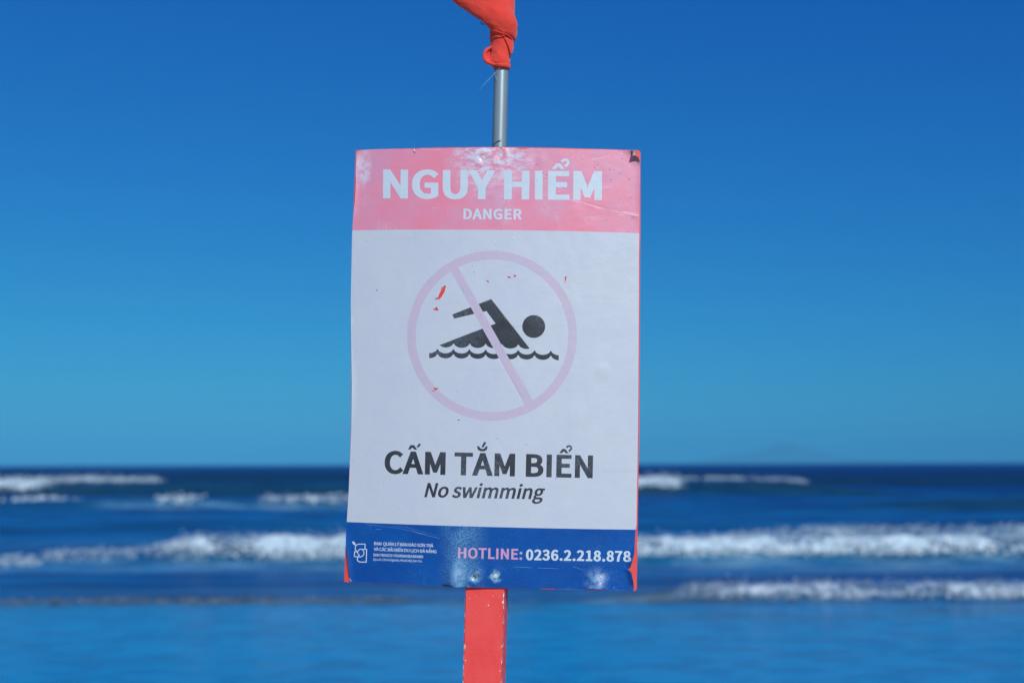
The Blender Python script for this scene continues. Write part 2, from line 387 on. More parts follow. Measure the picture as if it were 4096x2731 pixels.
def uv(pts):
    """photograph positions on the board -> (u, v) in mm on its surface"""
    pts = np.asarray(pts, dtype=float)
    u = (pts[:, 0] - 1395) / 1160 * 600; v = (2345 - pts[:, 1]) / 1745 * 903
    for _ in range(12):
        x, y = project(S(u, v)); e = 0.5
        xu, yu = project(S(u + e, v)); xv, yv = project(S(u, v + e))
        a, b, c, d = (xu - x) / e, (xv - x) / e, (yu - y) / e, (yv - y) / e
        rx, ry = pts[:, 0] - x, pts[:, 1] - y; det = a * d - b * c
        u = u + (d * rx - b * ry) / det; v = v + (-c * rx + a * ry) / det
    return np.stack([u, v], 1)

# lettering outlines: character | advance | contours, in 1/500 of the capital height
GLYPHS = {}
for line in r''',|190|51 -130,85 -111,113 -87,133 -58,146 -25,151 13,148 38,142 58,131 73,116 83,98 86,84 84,71 78,60 69,54 57,51 42,54 27,60 15,70 6,83 1,97 -1,104 -1,101 -24,92 -45,78 -64,59 -80,36 -93
-|237|31 167,206 167,206 215,31 215
.|190|95 -9,109 -7,121 0,131 10,138 23,140 38,138 54,131 67,121 77,109 84,95 86,80 84,68 77,58 67,52 54,50 38,52 23,58 10,68 0,80 -7
0|379|190 -9,242 1,285 33,318 85,338 158,345 252,338 345,318 417,285 468,242 499,190 509,137 499,94 468,61 417,41 345,34 252,41 158,61 85,94 33,137 1/190 42,158 49,132 73,111 114,99 174,94 252,99 329,111 388,132 429,158 452,190 460,221 452,248 429,268 388,281 329,285 252,281 174,268 114,248 73,221 49
1|379|60 0,334 0,334 52,234 52,234 500,186 500,169 491,151 483,130 476,108 470,83 465,83 425,172 425,172 52,60 52
2|379|30 0,344 0,344 54,206 54,190 54,174 53,157 52,140 50,124 49,190 115,244 178,285 241,311 302,321 362,314 412,295 452,265 483,224 502,175 509,139 506,107 496,78 481,52 460,27 436,63 400,81 419,100 435,121 448,143 456,167 458,201 454,226 440,245 419,256 392,259 359,250 306,224 248,178 185,114 115,30 37
3|379|179 -9,230 -3,275 16,309 45,332 85,340 134,335 172,320 204,297 230,268 248,235 261,235 264,264 278,289 297,307 321,319 350,323 384,316 427,296 462,265 488,225 503,177 509,144 506,114 498,87 485,62 469,38 450,72 410,90 426,109 439,130 450,152 456,175 458,204 455,228 444,245 428,256 406,260 379,255 349,241 322,215 302,176 289,121 284,121 236,182 231,226 218,256 197,272 169,277 136,272 104,258 78,237 59,209 47,175 43,144 46,116 54,92 67,71 83,52 100,20 60,41 39,68 20,99 5,136 -5
6|379|205 -9,250 -1,290 20,321 54,342 99,349 153,343 210,325 254,296 285,257 304,210 310,186 308,162 300,139 288,117 271,97 250,105 331,123 390,151 429,186 451,226 458,244 456,261 451,277 443,292 432,305 420,340 458,322 475,302 489,279 500,252 506,223 509,167 500,116 470,75 418,48 342,38 239,46 150,70 80,105 31,151 1/98 201,118 225,139 243,160 255,181 262,200 264,233 259,258 245,276 222,286 191,290 153,286 116,274 84,256 60,232 45,205 40,171 47,142 67,121 99,106 144
7|379|135 0,200 0,207 109,221 204,247 291,287 376,347 462,347 500,33 500,33 447,276 447,225 366,187 285,160 200,144 106
8|379|191 -9,243 -2,286 16,319 43,340 79,347 120,343 158,330 189,312 214,289 235,263 252,263 255,281 272,299 293,315 317,325 345,329 376,323 419,306 455,277 483,239 501,192 508,148 502,111 485,81 458,62 423,55 381,59 351,69 325,83 302,102 282,123 265,123 263,96 245,71 223,50 195,36 162,31 124,39 81,61 44,95 16,139 -2/225 271,191 286,160 303,135 323,118 349,112 381,116 408,127 430,144 447,166 457,192 461,221 457,244 444,262 425,273 401,276 372,274 351,268 330,258 309,243 290/192 38,158 42,129 55,106 74,92 100,87 130,90 157,99 183,114 206,133 226,156 243,197 226,233 207,262 186,281 158,288 122,283 94,271 71,251 53,224 42
:|190|95 266,109 268,121 275,131 285,138 298,140 314,138 329,131 343,121 353,109 359,95 362,80 359,68 353,58 343,52 329,50 314,52 298,58 285,68 275,80 268/95 -9,109 -7,121 0,131 10,138 23,140 38,138 54,131 67,121 77,109 84,95 86,80 84,68 77,58 67,52 54,50 38,52 23,58 10,68 0,80 -7
A|415|3 0,66 0,115 153,297 153,345 0,412 0,242 500,172 500/130 203,155 280,165 313,176 347,185 380,195 414,205 449,207 449,217 414,227 381,237 347,247 313,258 280,282 203
B|448|69 0,228 0,291 6,343 23,383 53,408 94,417 147,413 184,399 215,377 239,349 256,316 266,316 269,341 282,362 300,377 323,386 349,389 378,381 424,357 459,321 482,274 496,217 500,69 500/132 288,132 450,209 450,251 447,284 439,308 423,322 401,327 370,322 342,309 319,286 302,252 291,206 288/132 50,132 239,219 239,267 235,305 225,333 207,350 182,355 149,349 113,332 85,304 66,266 54,219 50
C|435|257 -9,294 -6,328 3,358 18,386 38,411 63,376 103,356 83,335 68,312 56,287 49,260 46,207 56,164 82,132 125,111 182,104 252,112 321,133 377,166 418,209 445,262 454,287 451,309 445,329 435,348 422,364 407,398 447,379 466,355 483,327 496,296 506,261 509,189 497,128 464,81 411,50 339,40 250,50 160,80 89,127 35,187 2
D|469|69 0,196 0,279 11,343 43,391 95,419 165,429 252,419 339,390 408,343 459,277 490,194 500,69 500/132 52,132 449,188 449,252 441,301 416,336 376,357 321,364 252,357 182,336 127,301 86,252 61,188 52
E|402|69 0,364 0,364 54,132 54,132 236,321 236,321 290,132 290,132 447,357 447,357 500,69 500
G|470|265 -9,304 -6,339 2,371 14,398 30,420 49,420 259,255 259,255 207,362 207,362 76,348 66,332 57,313 51,293 48,271 46,213 56,166 82,132 125,111 182,104 252,112 321,134 377,169 418,215 445,271 454,299 451,323 445,344 434,362 421,379 407,413 447,393 465,370 482,341 496,308 505,269 509,194 497,131 464,82 411,51 339,40 250,50 160,81 89,129 35,191 2
H|497|69 0,132 0,132 236,365 236,365 0,428 0,428 500,365 500,365 291,132 291,132 500,69 500
I|200|69 0,132 0,132 500,69 500
L|370|69 0,351 0,351 54,132 54,132 500,69 500
M|554|69 0,126 0,126 277,125 305,124 335,122 366,120 396,117 424,120 424,160 310,255 50,297 50,392 310,432 424,435 424,432 396,430 366,428 335,427 305,426 277,426 0,485 0,485 500,409 500,314 233,307 212,300 191,293 170,286 149,279 128,276 128,269 149,262 170,255 191,248 212,240 233,145 500,69 500
N|493|69 0,128 0,128 263,128 294,126 326,125 357,123 388,121 419,123 419,177 316,359 0,424 0,424 500,364 500,364 240,365 209,366 176,368 144,371 112,373 82,370 82,316 185,133 500,69 500
O|506|253 -9,323 3,382 37,428 91,456 163,467 252,456 340,428 411,382 465,323 498,253 509,183 498,124 465,79 411,50 340,40 252,50 163,79 91,124 37,183 3/253 46,203 56,162 83,131 126,111 182,104 252,111 321,131 377,162 418,203 445,253 454,303 445,344 418,375 377,395 321,402 252,395 182,375 126,344 83,303 56
P|432|69 0,132 0,132 199,214 199,276 205,326 223,365 253,390 297,398 353,390 411,365 452,326 480,274 495,211 500,69 500/132 250,132 449,203 449,251 446,288 436,314 418,330 391,336 353,331 315,315 286,290 266,253 254,206 250
Q|506|253 44,203 53,162 80,131 123,111 181,104 252,111 321,131 377,162 418,203 445,253 454,303 445,344 418,375 377,395 321,402 252,395 181,375 123,344 80,303 53/406 -126,423 -125,440 -123,454 -121,467 -118,477 -114,465 -65,457 -68,448 -70,437 -72,426 -73,413 -73,381 -70,353 -62,327 -49,306 -30,290 -6,349 14,398 51,435 104,458 171,467 252,456 340,428 411,382 465,323 498,253 509,183 498,124 465,79 411,50 340,40 252,48 170,72 102,111 48,161 12,222 -7,243 -45,273 -78,310 -103,354 -120
R|433|132 263,132 449,216 449,258 446,292 436,317 420,332 395,337 360,332 325,317 298,292 278,258 266,216 263/343 0,414 0,287 219,325 232,356 253,380 281,395 317,400 360,391 415,368 454,330 481,282 495,225 500,69 500,69 0,132 0,132 212,222 212
S|407|207 -9,265 -2,312 18,347 49,370 88,377 133,372 173,358 205,336 230,307 250,274 267,203 297,180 308,157 320,138 335,125 355,120 381,124 406,137 426,156 441,182 450,214 454,240 452,265 446,287 436,308 423,327 407,360 447,337 468,311 485,281 498,248 506,214 509,162 503,119 484,85 456,64 420,56 377,62 337,78 306,102 281,129 262,158 248,229 217,256 204,279 191,297 175,309 155,313 128,309 101,295 78,274 61,244 50,208 46,177 49,147 57,119 70,93 88,70 108,33 65,61 40,92 19,128 4,166 -6
T|409|173 0,236 0,236 447,387 447,387 500,21 500,21 447,173 447
U|492|246 -9,304 -2,353 21,392 61,417 122,426 206,426 500,365 500,365 205,359 142,342 97,317 68,284 51,246 46,209 51,177 68,152 97,135 142,130 205,130 500,67 500,67 206,76 122,101 61,139 21,188 -2
V|392|160 0,233 0,392 500,328 500,248 229,238 195,229 163,220 131,210 98,199 64,196 64,186 98,176 131,167 163,158 195,148 229,67 500,1 500
Y|362|149 0,212 0,212 194,363 500,297 500,233 359,224 337,214 315,204 293,193 271,183 249,180 249,170 271,160 293,150 315,141 337,131 359,66 500,-1 500,149 194
a|384|148 -9,175 -6,201 1,225 13,249 28,271 44,273 44,278 0,329 0,329 228,325 279,310 321,286 353,249 373,201 380,166 377,134 369,104 358,78 345,56 332,80 289,99 300,119 311,142 320,166 326,191 328,222 323,244 309,258 288,265 263,267 235,183 221,119 201,75 175,49 140,40 96,45 60,60 30,83 9,113 -4/166 42,145 44,127 50,113 61,104 78,100 100,106 127,123 149,155 168,202 182,267 193,267 90,246 73,226 59,206 49,186 44
c|348|209 -9,235 -7,261 -1,285 9,308 22,329 38,302 80,287 68,271 58,253 50,234 45,214 43,176 50,144 68,120 98,105 137,100 185,105 232,121 272,146 302,178 321,216 327,233 326,248 322,263 315,277 306,290 295,321 336,305 350,286 362,265 371,241 378,214 380,158 372,110 347,71 307,45 253,35 185,44 118,68 64,105 24,153 -1
g|385|188 -171,251 -164,303 -145,342 -117,367 -82,375 -42,370 -10,354 15,328 32,292 42,246 46,173 46,147 48,129 53,117 62,110 73,108 86,110 97,113 107,118 116,125 123,132 130,143 126,154 122,165 120,176 118,187 117,230 123,268 140,297 167,316 202,323 246,321 265,317 282,311 298,303 311,293 323,368 323,368 370,239 370,231 373,221 376,211 378,199 379,187 380,144 374,106 357,76 329,56 293,48 248,51 222,58 199,69 179,82 161,97 148,97 145,85 136,74 124,65 110,58 94,56 76,58 60,62 46,69 34,79 24,89 16,89 12,70 -1,55 -17,44 -34,37 -53,35 -72,42 -106,63 -134,95 -154,137 -166/187 160,163 164,141 175,124 193,113 218,108 248,112 278,124 302,141 319,162 330,187 334,212 330,234 319,251 302,262 278,266 248,262 218,251 193,233 175,212 164/196 -128,159 -125,130 -116,108 -103,94 -85,89 -63,91 -50,95 -37,102 -24,113 -12,127 0,137 -2,147 -4,157 -5,166 -5,175 -5,239 -5,265 -7,286 -12,302 -21,311 -34,314 -53,308 -75,293 -95,269 -112,236 -123
h|414|63 0,126 0,126 269,146 289,166 305,185 316,205 323,226 325,253 322,272 311,286 291,294 263,297 226,297 0,359 0,359 235,354 286,341 326,319 356,287 374,246 380,217 377,190 368,166 354,144 337,123 318,126 394,126 543,63 543
i|188|63 0,126 0,126 370,63 370/94 447,108 449,119 454,128 463,134 474,136 488,134 502,128 513,119 521,108 527,94 529,80 527,69 521,61 513,55 502,53 488,55 474,61 463,69 454,80 449
m|632|63 0,126 0,126 269,145 289,165 305,183 316,201 323,218 325,244 322,263 311,276 291,285 263,287 226,287 0,349 0,349 269,370 289,389 305,407 316,425 323,443 325,468 322,487 311,501 291,509 263,512 226,512 0,574 0,574 235,569 286,556 326,534 356,503 374,462 380,435 377,410 367,386 352,362 332,339 309,328 333,313 353,293 368,268 377,237 380,211 377,186 368,163 354,142 337,121 317,120 317,114 370,63 370
n|416|63 0,126 0,126 269,146 289,166 305,185 316,205 323,226 325,253 322,272 311,286 291,294 263,297 226,297 0,359 0,359 235,354 286,341 326,319 356,287 374,246 380,217 377,190 368,166 354,143 337,121 317,120 317,114 370,63 370
o|413|207 -9,259 -1,306 24,344 64,369 118,378 185,369 253,344 307,306 347,259 372,207 380,154 372,107 347,70 307,45 253,35 185,45 118,70 64,107 24,154 -1/207 43,171 50,141 68,119 98,105 137,100 185,105 232,119 272,141 302,171 321,207 327,243 321,272 302,295 272,309 232,314 185,309 137,295 98,272 68,243 50
r|265|63 0,126 0,126 238,142 271,160 295,179 312,199 321,218 324,227 324,234 323,241 322,247 320,254 318,266 372,259 375,252 377,244 379,236 380,226 380,202 376,179 366,158 350,138 329,121 303,120 303,114 370,63 370
s|319|160 -9,207 -3,245 13,272 36,288 66,294 101,287 138,270 165,244 185,214 201,181 214,157 223,135 233,118 245,106 259,102 278,104 294,112 309,126 321,145 329,171 332,189 330,207 325,223 318,239 309,254 299,284 338,266 351,245 363,222 372,197 378,170 380,125 375,90 360,64 337,48 308,42 275,49 241,65 215,90 195,119 180,150 168,175 158,198 147,217 134,230 118,235 98,232 79,223 63,209 51,188 43,162 40,136 42,113 48,92 57,72 69,52 84,22 42,44 26,70 12,98 1,128 -6
w|547|121 0,194 0,246 198,252 220,257 241,262 262,267 284,271 306,275 306,280 284,285 263,290 242,295 221,300 200,353 0,429 0,529 370,469 370,415 156,411 135,406 114,402 94,397 74,393 53,389 53,364 156,306 370,245 370,187 156,182 135,177 114,172 94,167 74,162 53,159 53,137 156,82 370,18 370
À|415|219 531,248 563,140 662,104 619/3 0,66 0,115 153,297 153,345 0,412 0,242 500,172 500/130 203,155 280,165 313,176 347,185 380,195 414,205 449,207 449,217 414,227 381,237 347,247 313,258 280,282 203
Á|415|194 531,309 619,274 662,166 563/3 0,66 0,115 153,297 153,345 0,412 0,242 500,172 500/130 203,155 280,165 313,176 347,185 380,195 414,205 449,207 449,217 414,227 381,237 347,247 313,258 280,282 203
Ã|415|264 540,289 544,310 556,326 576,337 602,341 634,299 637,296 619,290 605,283 595,273 589,263 587,242 592,224 606,204 622,180 635,149 641,124 636,103 624,87 605,77 579,72 548,114 544,117 562,123 576,131 586,140 592,151 594,171 589,190 575,210 559,234 546/3 0,66 0,115 153,297 153,345 0,412 0,242 500,172 500/130 203,155 280,165 313,176 347,185 380,195 414,205 449,207 449,217 414,227 381,237 347,247 313,258 280,282 203
Ý|362|149 0,212 0,212 194,363 500,297 500,233 359,224 337,214 315,204 293,193 271,183 249,180 249,170 271,160 293,150 315,141 337,131 359,66 500,-1 500,149 194/168 531,284 619,248 662,140 563
à|384|148 -9,175 -6,201 1,225 13,249 28,271 44,273 44,278 0,329 0,329 228,325 279,310 321,286 353,249 373,201 380,166 377,134 369,104 358,78 345,56 332,80 289,99 300,119 311,142 320,166 326,191 328,222 323,244 309,258 288,265 263,267 235,183 221,119 201,75 175,49 140,40 96,45 60,60 30,83 9,113 -4/166 42,145 44,127 50,113 61,104 78,100 100,106 127,123 149,155 168,202 182,267 193,267 90,246 73,226 59,206 49,186 44/215 437,247 468,138 595,95 554
Đ|486|85 0,214 0,296 11,361 43,408 95,436 165,446 252,436 339,407 408,360 459,294 490,211 500,85 500,85 280,25 278,25 245,85 245/149 52,149 245,262 245,262 280,149 280,149 449,205 449,269 441,318 416,353 376,374 321,381 252,374 182,353 127,318 86,269 61,205 52
Ơ|506|255 46,205 56,164 83,133 126,113 182,106 252,113 321,133 377,164 418,205 445,255 454,305 445,346 418,377 377,397 321,404 252,397 182,377 126,346 83,305 56/255 -9,326 3,384 37,430 91,458 163,469 252,465 305,455 352,439 394,417 430,390 460,418 470,441 484,458 502,468 525,472 553,471 566,469 579,465 592,461 603,455 614,405 592,409 584,412 576,414 567,416 558,416 548,414 529,406 514,394 501,376 492,353 486,336 494,317 500,297 505,276 508,255 509,185 498,126 465,81 411,52 340,42 252,52 163,81 91,126 37,185 3
ơ|413|207 43,171 50,141 68,119 98,105 137,100 185,105 232,119 272,141 302,171 321,207 327,243 321,272 302,295 272,309 232,314 185,309 137,295 98,272 68,243 50/207 -9,259 -1,306 24,344 64,369 118,378 185,375 224,367 259,354 290,337 317,316 339,341 349,364 363,383 383,395 409,400 441,399 454,396 466,393 478,388 490,382 500,334 478,338 470,341 462,343 454,344 445,344 437,342 413,333 395,320 381,301 371,278 364,264 370,250 374,236 377,222 379,207 380,154 372,107 347,70 307,45 253,35 185,45 118,70 64,107 24,154 -1
ư|414|171 -9,200 -6,226 3,250 17,272 36,293 58,295 58,300 0,352 0,352 347,373 356,393 370,409 390,421 415,425 448,424 461,422 474,418 486,413 497,407 508,359 486,362 478,365 470,368 461,369 452,370 444,367 417,358 398,344 384,326 375,306 370,290 370,290 108,270 84,250 67,231 55,211 47,190 45,164 49,144 60,130 79,123 107,120 143,120 370,57 370,57 136,62 84,75 44,97 15,129 -3
Ả|415|182 532,208 538,231 548,250 561,262 579,267 603,262 624,249 641,227 653,198 661,162 664,155 628,178 626,196 622,209 615,216 607,219 595,217 586,211 578,201 571,189 566,175 561/3 0,66 0,115 153,297 153,345 0,412 0,242 500,172 500/130 203,155 280,165 313,176 347,185 380,195 414,205 449,207 449,217 414,227 381,237 347,247 313,258 280,282 203
Ấ|415|134 533,205 586,208 586,280 533,305 553,234 621,179 621,108 553/299 582,377 647,350 677,276 606/3 0,66 0,115 153,297 153,345 0,412 0,242 500,172 500/130 203,155 280,165 313,176 347,185 380,195 414,205 449,207 449,217 414,227 381,237 347,247 313,258 280,282 203
Ắ|415|207 538,245 543,274 557,296 578,310 605,317 636,282 643,276 621,266 602,251 588,231 578,207 575,182 578,162 588,147 602,137 621,130 643,95 636,103 605,117 578,139 557,168 543/209 613,290 695,250 723,178 634/3 0,66 0,115 153,297 153,345 0,412 0,242 500,172 500/130 203,155 280,165 313,176 347,185 380,195 414,205 449,207 449,217 414,227 381,237 347,247 313,258 280,282 203
Ẵ|415|207 539,244 543,274 556,295 574,309 596,315 621,281 627,275 611,266 596,251 585,232 577,207 574,181 577,162 585,147 596,138 611,132 627,98 621,104 596,118 574,139 556,169 543/256 643,279 646,295 656,306 671,313 690,317 713,283 716,280 704,277 694,271 687,264 682,254 681,237 685,220 694,203 705,183 714,157 718,135 715,118 705,106 690,99 671,96 649,130 645,133 658,136 668,142 675,149 679,159 681,176 677,193 667,210 656,231 647/3 0,66 0,115 153,297 153,345 0,412 0,242 500,172 500/130 203,155 280,165 313,176 347,185 380,195 414,205 449,207 449,217 414,227 381,237 347,247 313,258 280,282 203
Ể|402|69 0,364 0,364 54,132 54,132 236,321 236,321 290,132 290,132 447,357 447,357 500,69 500/148 533,220 586,222 586,294 533,319 553,248 621,194 621,123 553/308 575,330 580,349 588,364 599,375 614,379 635,375 654,363 669,345 680,319 687,287 690,281 659,301 657,316 653,326 648,332 640,334 630,333 621,328 614,321 608,311 604,301 601
ỉ|188|63 0,126 0,126 370,63 370/70 437,96 443,119 452,138 466,150 484,155 508,150 532,136 552,114 566,84 576,46 580,43 538,66 536,84 531,96 524,104 515,106 503,104 492,98 483,89 476,77 471,63 467
Ị|200|69 0,132 0,132 500,69 500/101 -157,114 -155,126 -150,135 -141,141 -130,143 -115,141 -102,135 -91,126 -82,114 -77,101 -75,87 -77,76 -82,67 -91,61 -102,59 -115,61 -130,67 -141,76 -150,87 -155
ị|188|63 0,126 0,126 370,63 370/94 447,108 449,119 454,128 463,134 474,136 488,134 502,128 513,119 521,108 527,94 529,80 527,69 521,61 513,55 502,53 488,55 474,61 463,69 454,80 449/93 -157,107 -155,118 -150,127 -141,133 -130,135 -115,133 -102,127 -91,118 -82,107 -77,93 -75,80 -77,68 -82,59 -91,54 -102,52 -115,54 -130,59 -141,68 -150,80 -155
ồ|413|207 -9,259 -1,306 24,344 64,369 118,378 185,369 253,344 307,306 347,259 372,207 380,154 372,107 347,70 307,45 253,35 185,45 118,70 64,107 24,154 -1/207 43,171 50,141 68,119 98,105 137,100 185,105 232,119 272,141 302,171 321,207 327,243 321,272 302,295 272,309 232,314 185,309 137,295 98,272 68,243 50/126 435,205 490,208 490,286 435,309 460,232 530,181 530,105 460/105 486,132 509,55 598,18 570
ớ|413|207 43,171 50,141 68,119 98,105 137,100 185,105 232,119 272,141 302,171 321,207 327,243 321,272 302,295 272,309 232,314 185,309 137,295 98,272 68,243 50/196 437,317 554,273 595,164 468/207 -9,259 -1,306 24,344 64,369 118,378 185,375 224,367 259,354 290,337 317,316 339,341 349,364 363,383 383,395 409,400 441,399 454,396 466,393 478,388 490,382 500,334 478,338 470,341 462,343 454,344 445,344 437,342 413,333 395,320 381,301 371,278 364,264 370,250 374,236 377,222 379,207 380,154 372,107 347,70 307,45 253,35 185,45 118,70 64,107 24,154 -1
ỹ|355|69 -160,109 -153,142 -135,169 -108,190 -72,207 -31,347 370,286 370,219 165,189 60,186 60,178 81,170 103,163 124,156 145,149 165,74 370,9 370,158 -1,149 -29,139 -54,125 -76,109 -94,89 -105,66 -108,60 -108,54 -107,48 -106,42 -104,38 -102,25 -152,33 -155,41 -157,50 -158,59 -159/240 440,268 445,289 460,304 482,313 510,317 543,275 545,273 525,268 509,261 497,252 489,240 486,220 492,201 508,182 527,159 543,130 549,102 544,81 530,66 508,57 480,53 446,95 443,98 464,102 481,109 493,119 501,131 504,151 497,169 482,188 463,211 447'''.split('\n'):
    ch, adv, cs = line.split('|')
    GLYPHS[ch] = (int(adv) / 500, [np.array([[float(k) for k in p.split(' ')] for p in c.split(',')]) / 500 for c in cs.split('/')])
SPACE = 0.306

def area(c):
    x, y = c[:, 0], c[:, 1]; return 0.5 * np.sum(x * np.roll(y, -1) - np.roll(x, -1) * y)
def winding(cs, P):
    w = np.zeros(len(P))
    for c in cs:
        a = c; b = np.roll(c, -1, 0)
        for (ax, ay), (bx, by) in zip(a, b):
            up = (ay <= P[:, 1]) & (by > P[:, 1]); dn = (ay > P[:, 1]) & (by <= P[:, 1])
            s = (bx - ax) * (P[:, 1] - ay) - (P[:, 0] - ax) * (by - ay)
            w += (up & (s > 0)).astype(int) - (dn & (s < 0)).astype(int)
    return w
def embolden(cs, dx, dy):
    out = []
    k = dx / max(dy, 1e-6)
    for c in cs:
        c = c * np.array([1, k])
        e1 = c - np.roll(c, 1, 0); e2 = np.roll(c, -1, 0) - c
        n1 = np.stack([e1[:, 1], -e1[:, 0]], 1); n2 = np.stack([e2[:, 1], -e2[:, 0]], 1)
        n1 /= np.linalg.norm(n1, axis=1, keepdims=True) + 1e-12; n2 /= np.linalg.norm(n2, axis=1, keepdims=True) + 1e-12
        m = n1 + n2; m /= np.maximum((m * n1).sum(1, keepdims=True), 0.45)
        out.append((c + m * dx) / np.array([1, k]))
    return out
def pen(line, w):
    p = np.array(line); d = np.gradient(p, axis=0); d /= np.linalg.norm(d, axis=1, keepdims=True); n = np.stack([-d[:, 1], d[:, 0]], 1) * w / 2
    q = np.concatenate([p - n, (p + n)[::-1]]); return q if area(q) > 0 else q[::-1]
ACCENTS = {
    'Ể': [[(0.12, 1.07), (0.255, 1.07), (0.33, 1.155), (0.42, 1.07), (0.56, 1.07), (0.40, 1.26), (0.26, 1.26)],
          pen([(0.455, 1.315), (0.50, 1.375), (0.585, 1.395), (0.66, 1.355), (0.675, 1.285), (0.63, 1.215), (0.56, 1.16)], 0.085)],
    'Ấ': [[(0.23, 1.08), (0.345, 1.08), (0.43, 1.17), (0.53, 1.08), (0.66, 1.08), (0.52, 1.28), (0.34, 1.28)],
          [(0.62, 1.21), (0.70, 1.165), (0.83, 1.30), (0.75, 1.37)]],
    'Ắ': [[(0.21, 1.30), (0.24, 1.16), (0.34, 1.085), (0.46, 1.07), (0.58, 1.085), (0.67, 1.16), (0.70, 1.30), (0.61, 1.30), (0.57, 1.215), (0.46, 1.175), (0.35, 1.215), (0.30, 1.30)],
          [(0.41, 1.27), (0.49, 1.235), (0.64, 1.45), (0.54, 1.50)]],
}
def glyph(ch, dx, dy):
    adv, cs = GLYPHS[ch]
    # outer contours anticlockwise, holes clockwise
    fixed = []
    for i, c in enumerate(cs):
        inside = abs(winding([d for j, d in enumerate(cs) if j != i], c[:1] + 1e-4)[0]) > 0 if len(cs) > 1 else False
        fixed.append(c if (area(c) > 0) != inside else c[::-1])
    if not dx: return adv, fixed
    if dx > 0.05 and ch in ACCENTS:
        base = embolden([c for c in fixed if c[:, 1].min() < 0.9], dx, dy); x0 = min(c[:, 0].min() for c in base)
        return adv, base + [np.array(a) * (1, 1 + 2 * dy) + (x0, -dy) for a in ACCENTS[ch]]
    out = []
    for c in fixed:       # accents above the capitals stay lighter so that they do not run together
        hi = c[:, 1].min() > 1.0
        e = embolden([c], dx * (0.42 if hi else 1), dy * (0.42 if hi else 1))[0]
        if hi: e[:, 1] += dy * 1.3
        out.append(e)
    return adv, out
def text(s, p0, p1, cap, dx=0.0, dy=0.0, shear=0.0, squeeze=1.0):
    """contours of a line of lettering between two baseline positions, in board mm"""
    pen = 0; items = []
    for ch in s:
        if ch == ' ': pen += SPACE; items.append(None); continue
        adv, cs = glyph(ch, dx, dy)
        items.append((pen, cs)); pen += adv + 1.2 * dx
    xmin = min(c[:, 0].min() for c in items[0][1]) + items[0][0]
    xmax = max(c[:, 0].max() for c in items[-1][1]) + items[-1][0]
    k = cap / (1 + 2 * dy)
    L = math.hypot(p1[0] - p0[0], p1[1] - p0[1])
    gaps = len(s) - 1
    sx = squeeze
    track = (L / k - (xmax - xmin) * sx) / gaps
    ex = ((p1[0] - p0[0]) / L, (p1[1] - p0[1]) / L); ey = (ex[1], -ex[0])
    res = []
    for i, it in enumerate(items):
        if it is None: continue
        for c in it[1]:
            y = (c[:, 1] + dy) * k
            x = ((c[:, 0] + it[0] - xmin) * sx + i * track) * k + shear * y
            res.append(uv(np.stack([p0[0] + ex[0] * x + ey[0] * y, p0[1] + ex[1] * x + ey[1] * y], 1)))
    return res

def zoom(pts, o, k): return [(o[0] + x * k, o[1] + y * k) for x, y in pts]

# --- outlines of the board and of the vinyl poster glued to it (positions read off the photograph, laid on the bent board)
BOARD = uv([(1423.5, 601.5), (1560, 596), (1780, 590.5), (1996, 588.7), (2200, 591.5), (2400, 597), (2554, 602), (2562, 609), (2562, 927), (2560.5, 1012),
            (2557.5, 1714), (2550.5, 2098), (2547, 2355), (2541, 2362), (2300, 2357), (2024, 2351.5), (1860, 2346.5), (1600, 2336), (1380, 2326.5), (1376.5, 2321),
            (1383, 2170), (1388, 2095), (1395, 1954), (1404, 1714), (1405, 1540), (1403, 1205), (1408, 940), (1413, 866), (1418, 728), (1421, 640)])
jit = random.Random(9)
def jag(a, b, n, amp):
    return [(a[0] + (b[0] - a[0]) * i / n, a[1] + (b[1] - a[1]) * i / n + jit.uniform(-amp, amp)) for i in range(1, n)]
top = [(1427, 606), (1440, 602), (1462, 600)] + jag((1462, 599), (1652, 595.5), 9, 0.8) + [(1655, 597), (1660, 617), (1664, 597)] + jag((1668, 594.5), (1992, 590.8), 12, 0.7) + \
      [(1996, 592), (2010, 597.5), (2020, 592)] + jag((2024, 591.4), (2078, 592.4), 4, 0.5) + [(2081, 597), (2110, 596.5), (2114, 593.4)] + jag((2118, 593.6), (2500, 601.5), 14, 0.7)
right = [(2508, 602.5), (2533, 633), (2560, 668), (2558.5, 720), (2557, 775), (2556.5, 850), (2556.5, 934), (2555.5, 1012), (2554.5, 1300), (2552, 1700), (2545.5, 2095), (2542.5, 2117),
         (2539, 2165), (2535, 2210), (2526, 2240), (2520.5, 2268), (2506, 2271), (2522, 2286), (2529, 2318), (2535, 2347), (2533, 2361)]
bottom = [(2490, 2360.5), (2440, 2358), (2410, 2353), (2360, 2351), (2325, 2356.5), (2225, 2354), (2222, 2351), (2165, 2350.5), (2160, 2353.5), (2024, 2350.5), (1940, 2348.5), (1860, 2345.5), (1720, 2339.5), (1600, 2334.5), (1480, 2329.5), (1404, 2325.5)]
left = [(1400, 2295), (1394, 2240), (1388, 2195), (1385.5, 2150), (1387.5, 2095), (1396, 1954), (1406, 1714), (1409, 1542), (1404, 1205), (1409, 940), (1414, 868), (1416.5, 845), (1421, 808), (1424, 760), (1425.5, 728), (1424, 690)]
POSTER = uv(top + right + bottom + left)
R_EDGE = uv(right); R_EDGE = R_EDGE[np.argsort(R_EDGE[:, 1])]
L_EDGE = uv(left); L_EDGE = L_EDGE[np.argsort(L_EDGE[:, 1])]
SCREWS = uv([(1933, 632), (2002, 625), (1899.6, 2304), (1982, 2303)])
NOTCH_V = uv([(2506, 2271)])[0][1]
CREASE_U = uv([(1861, 2250)])[0][0]

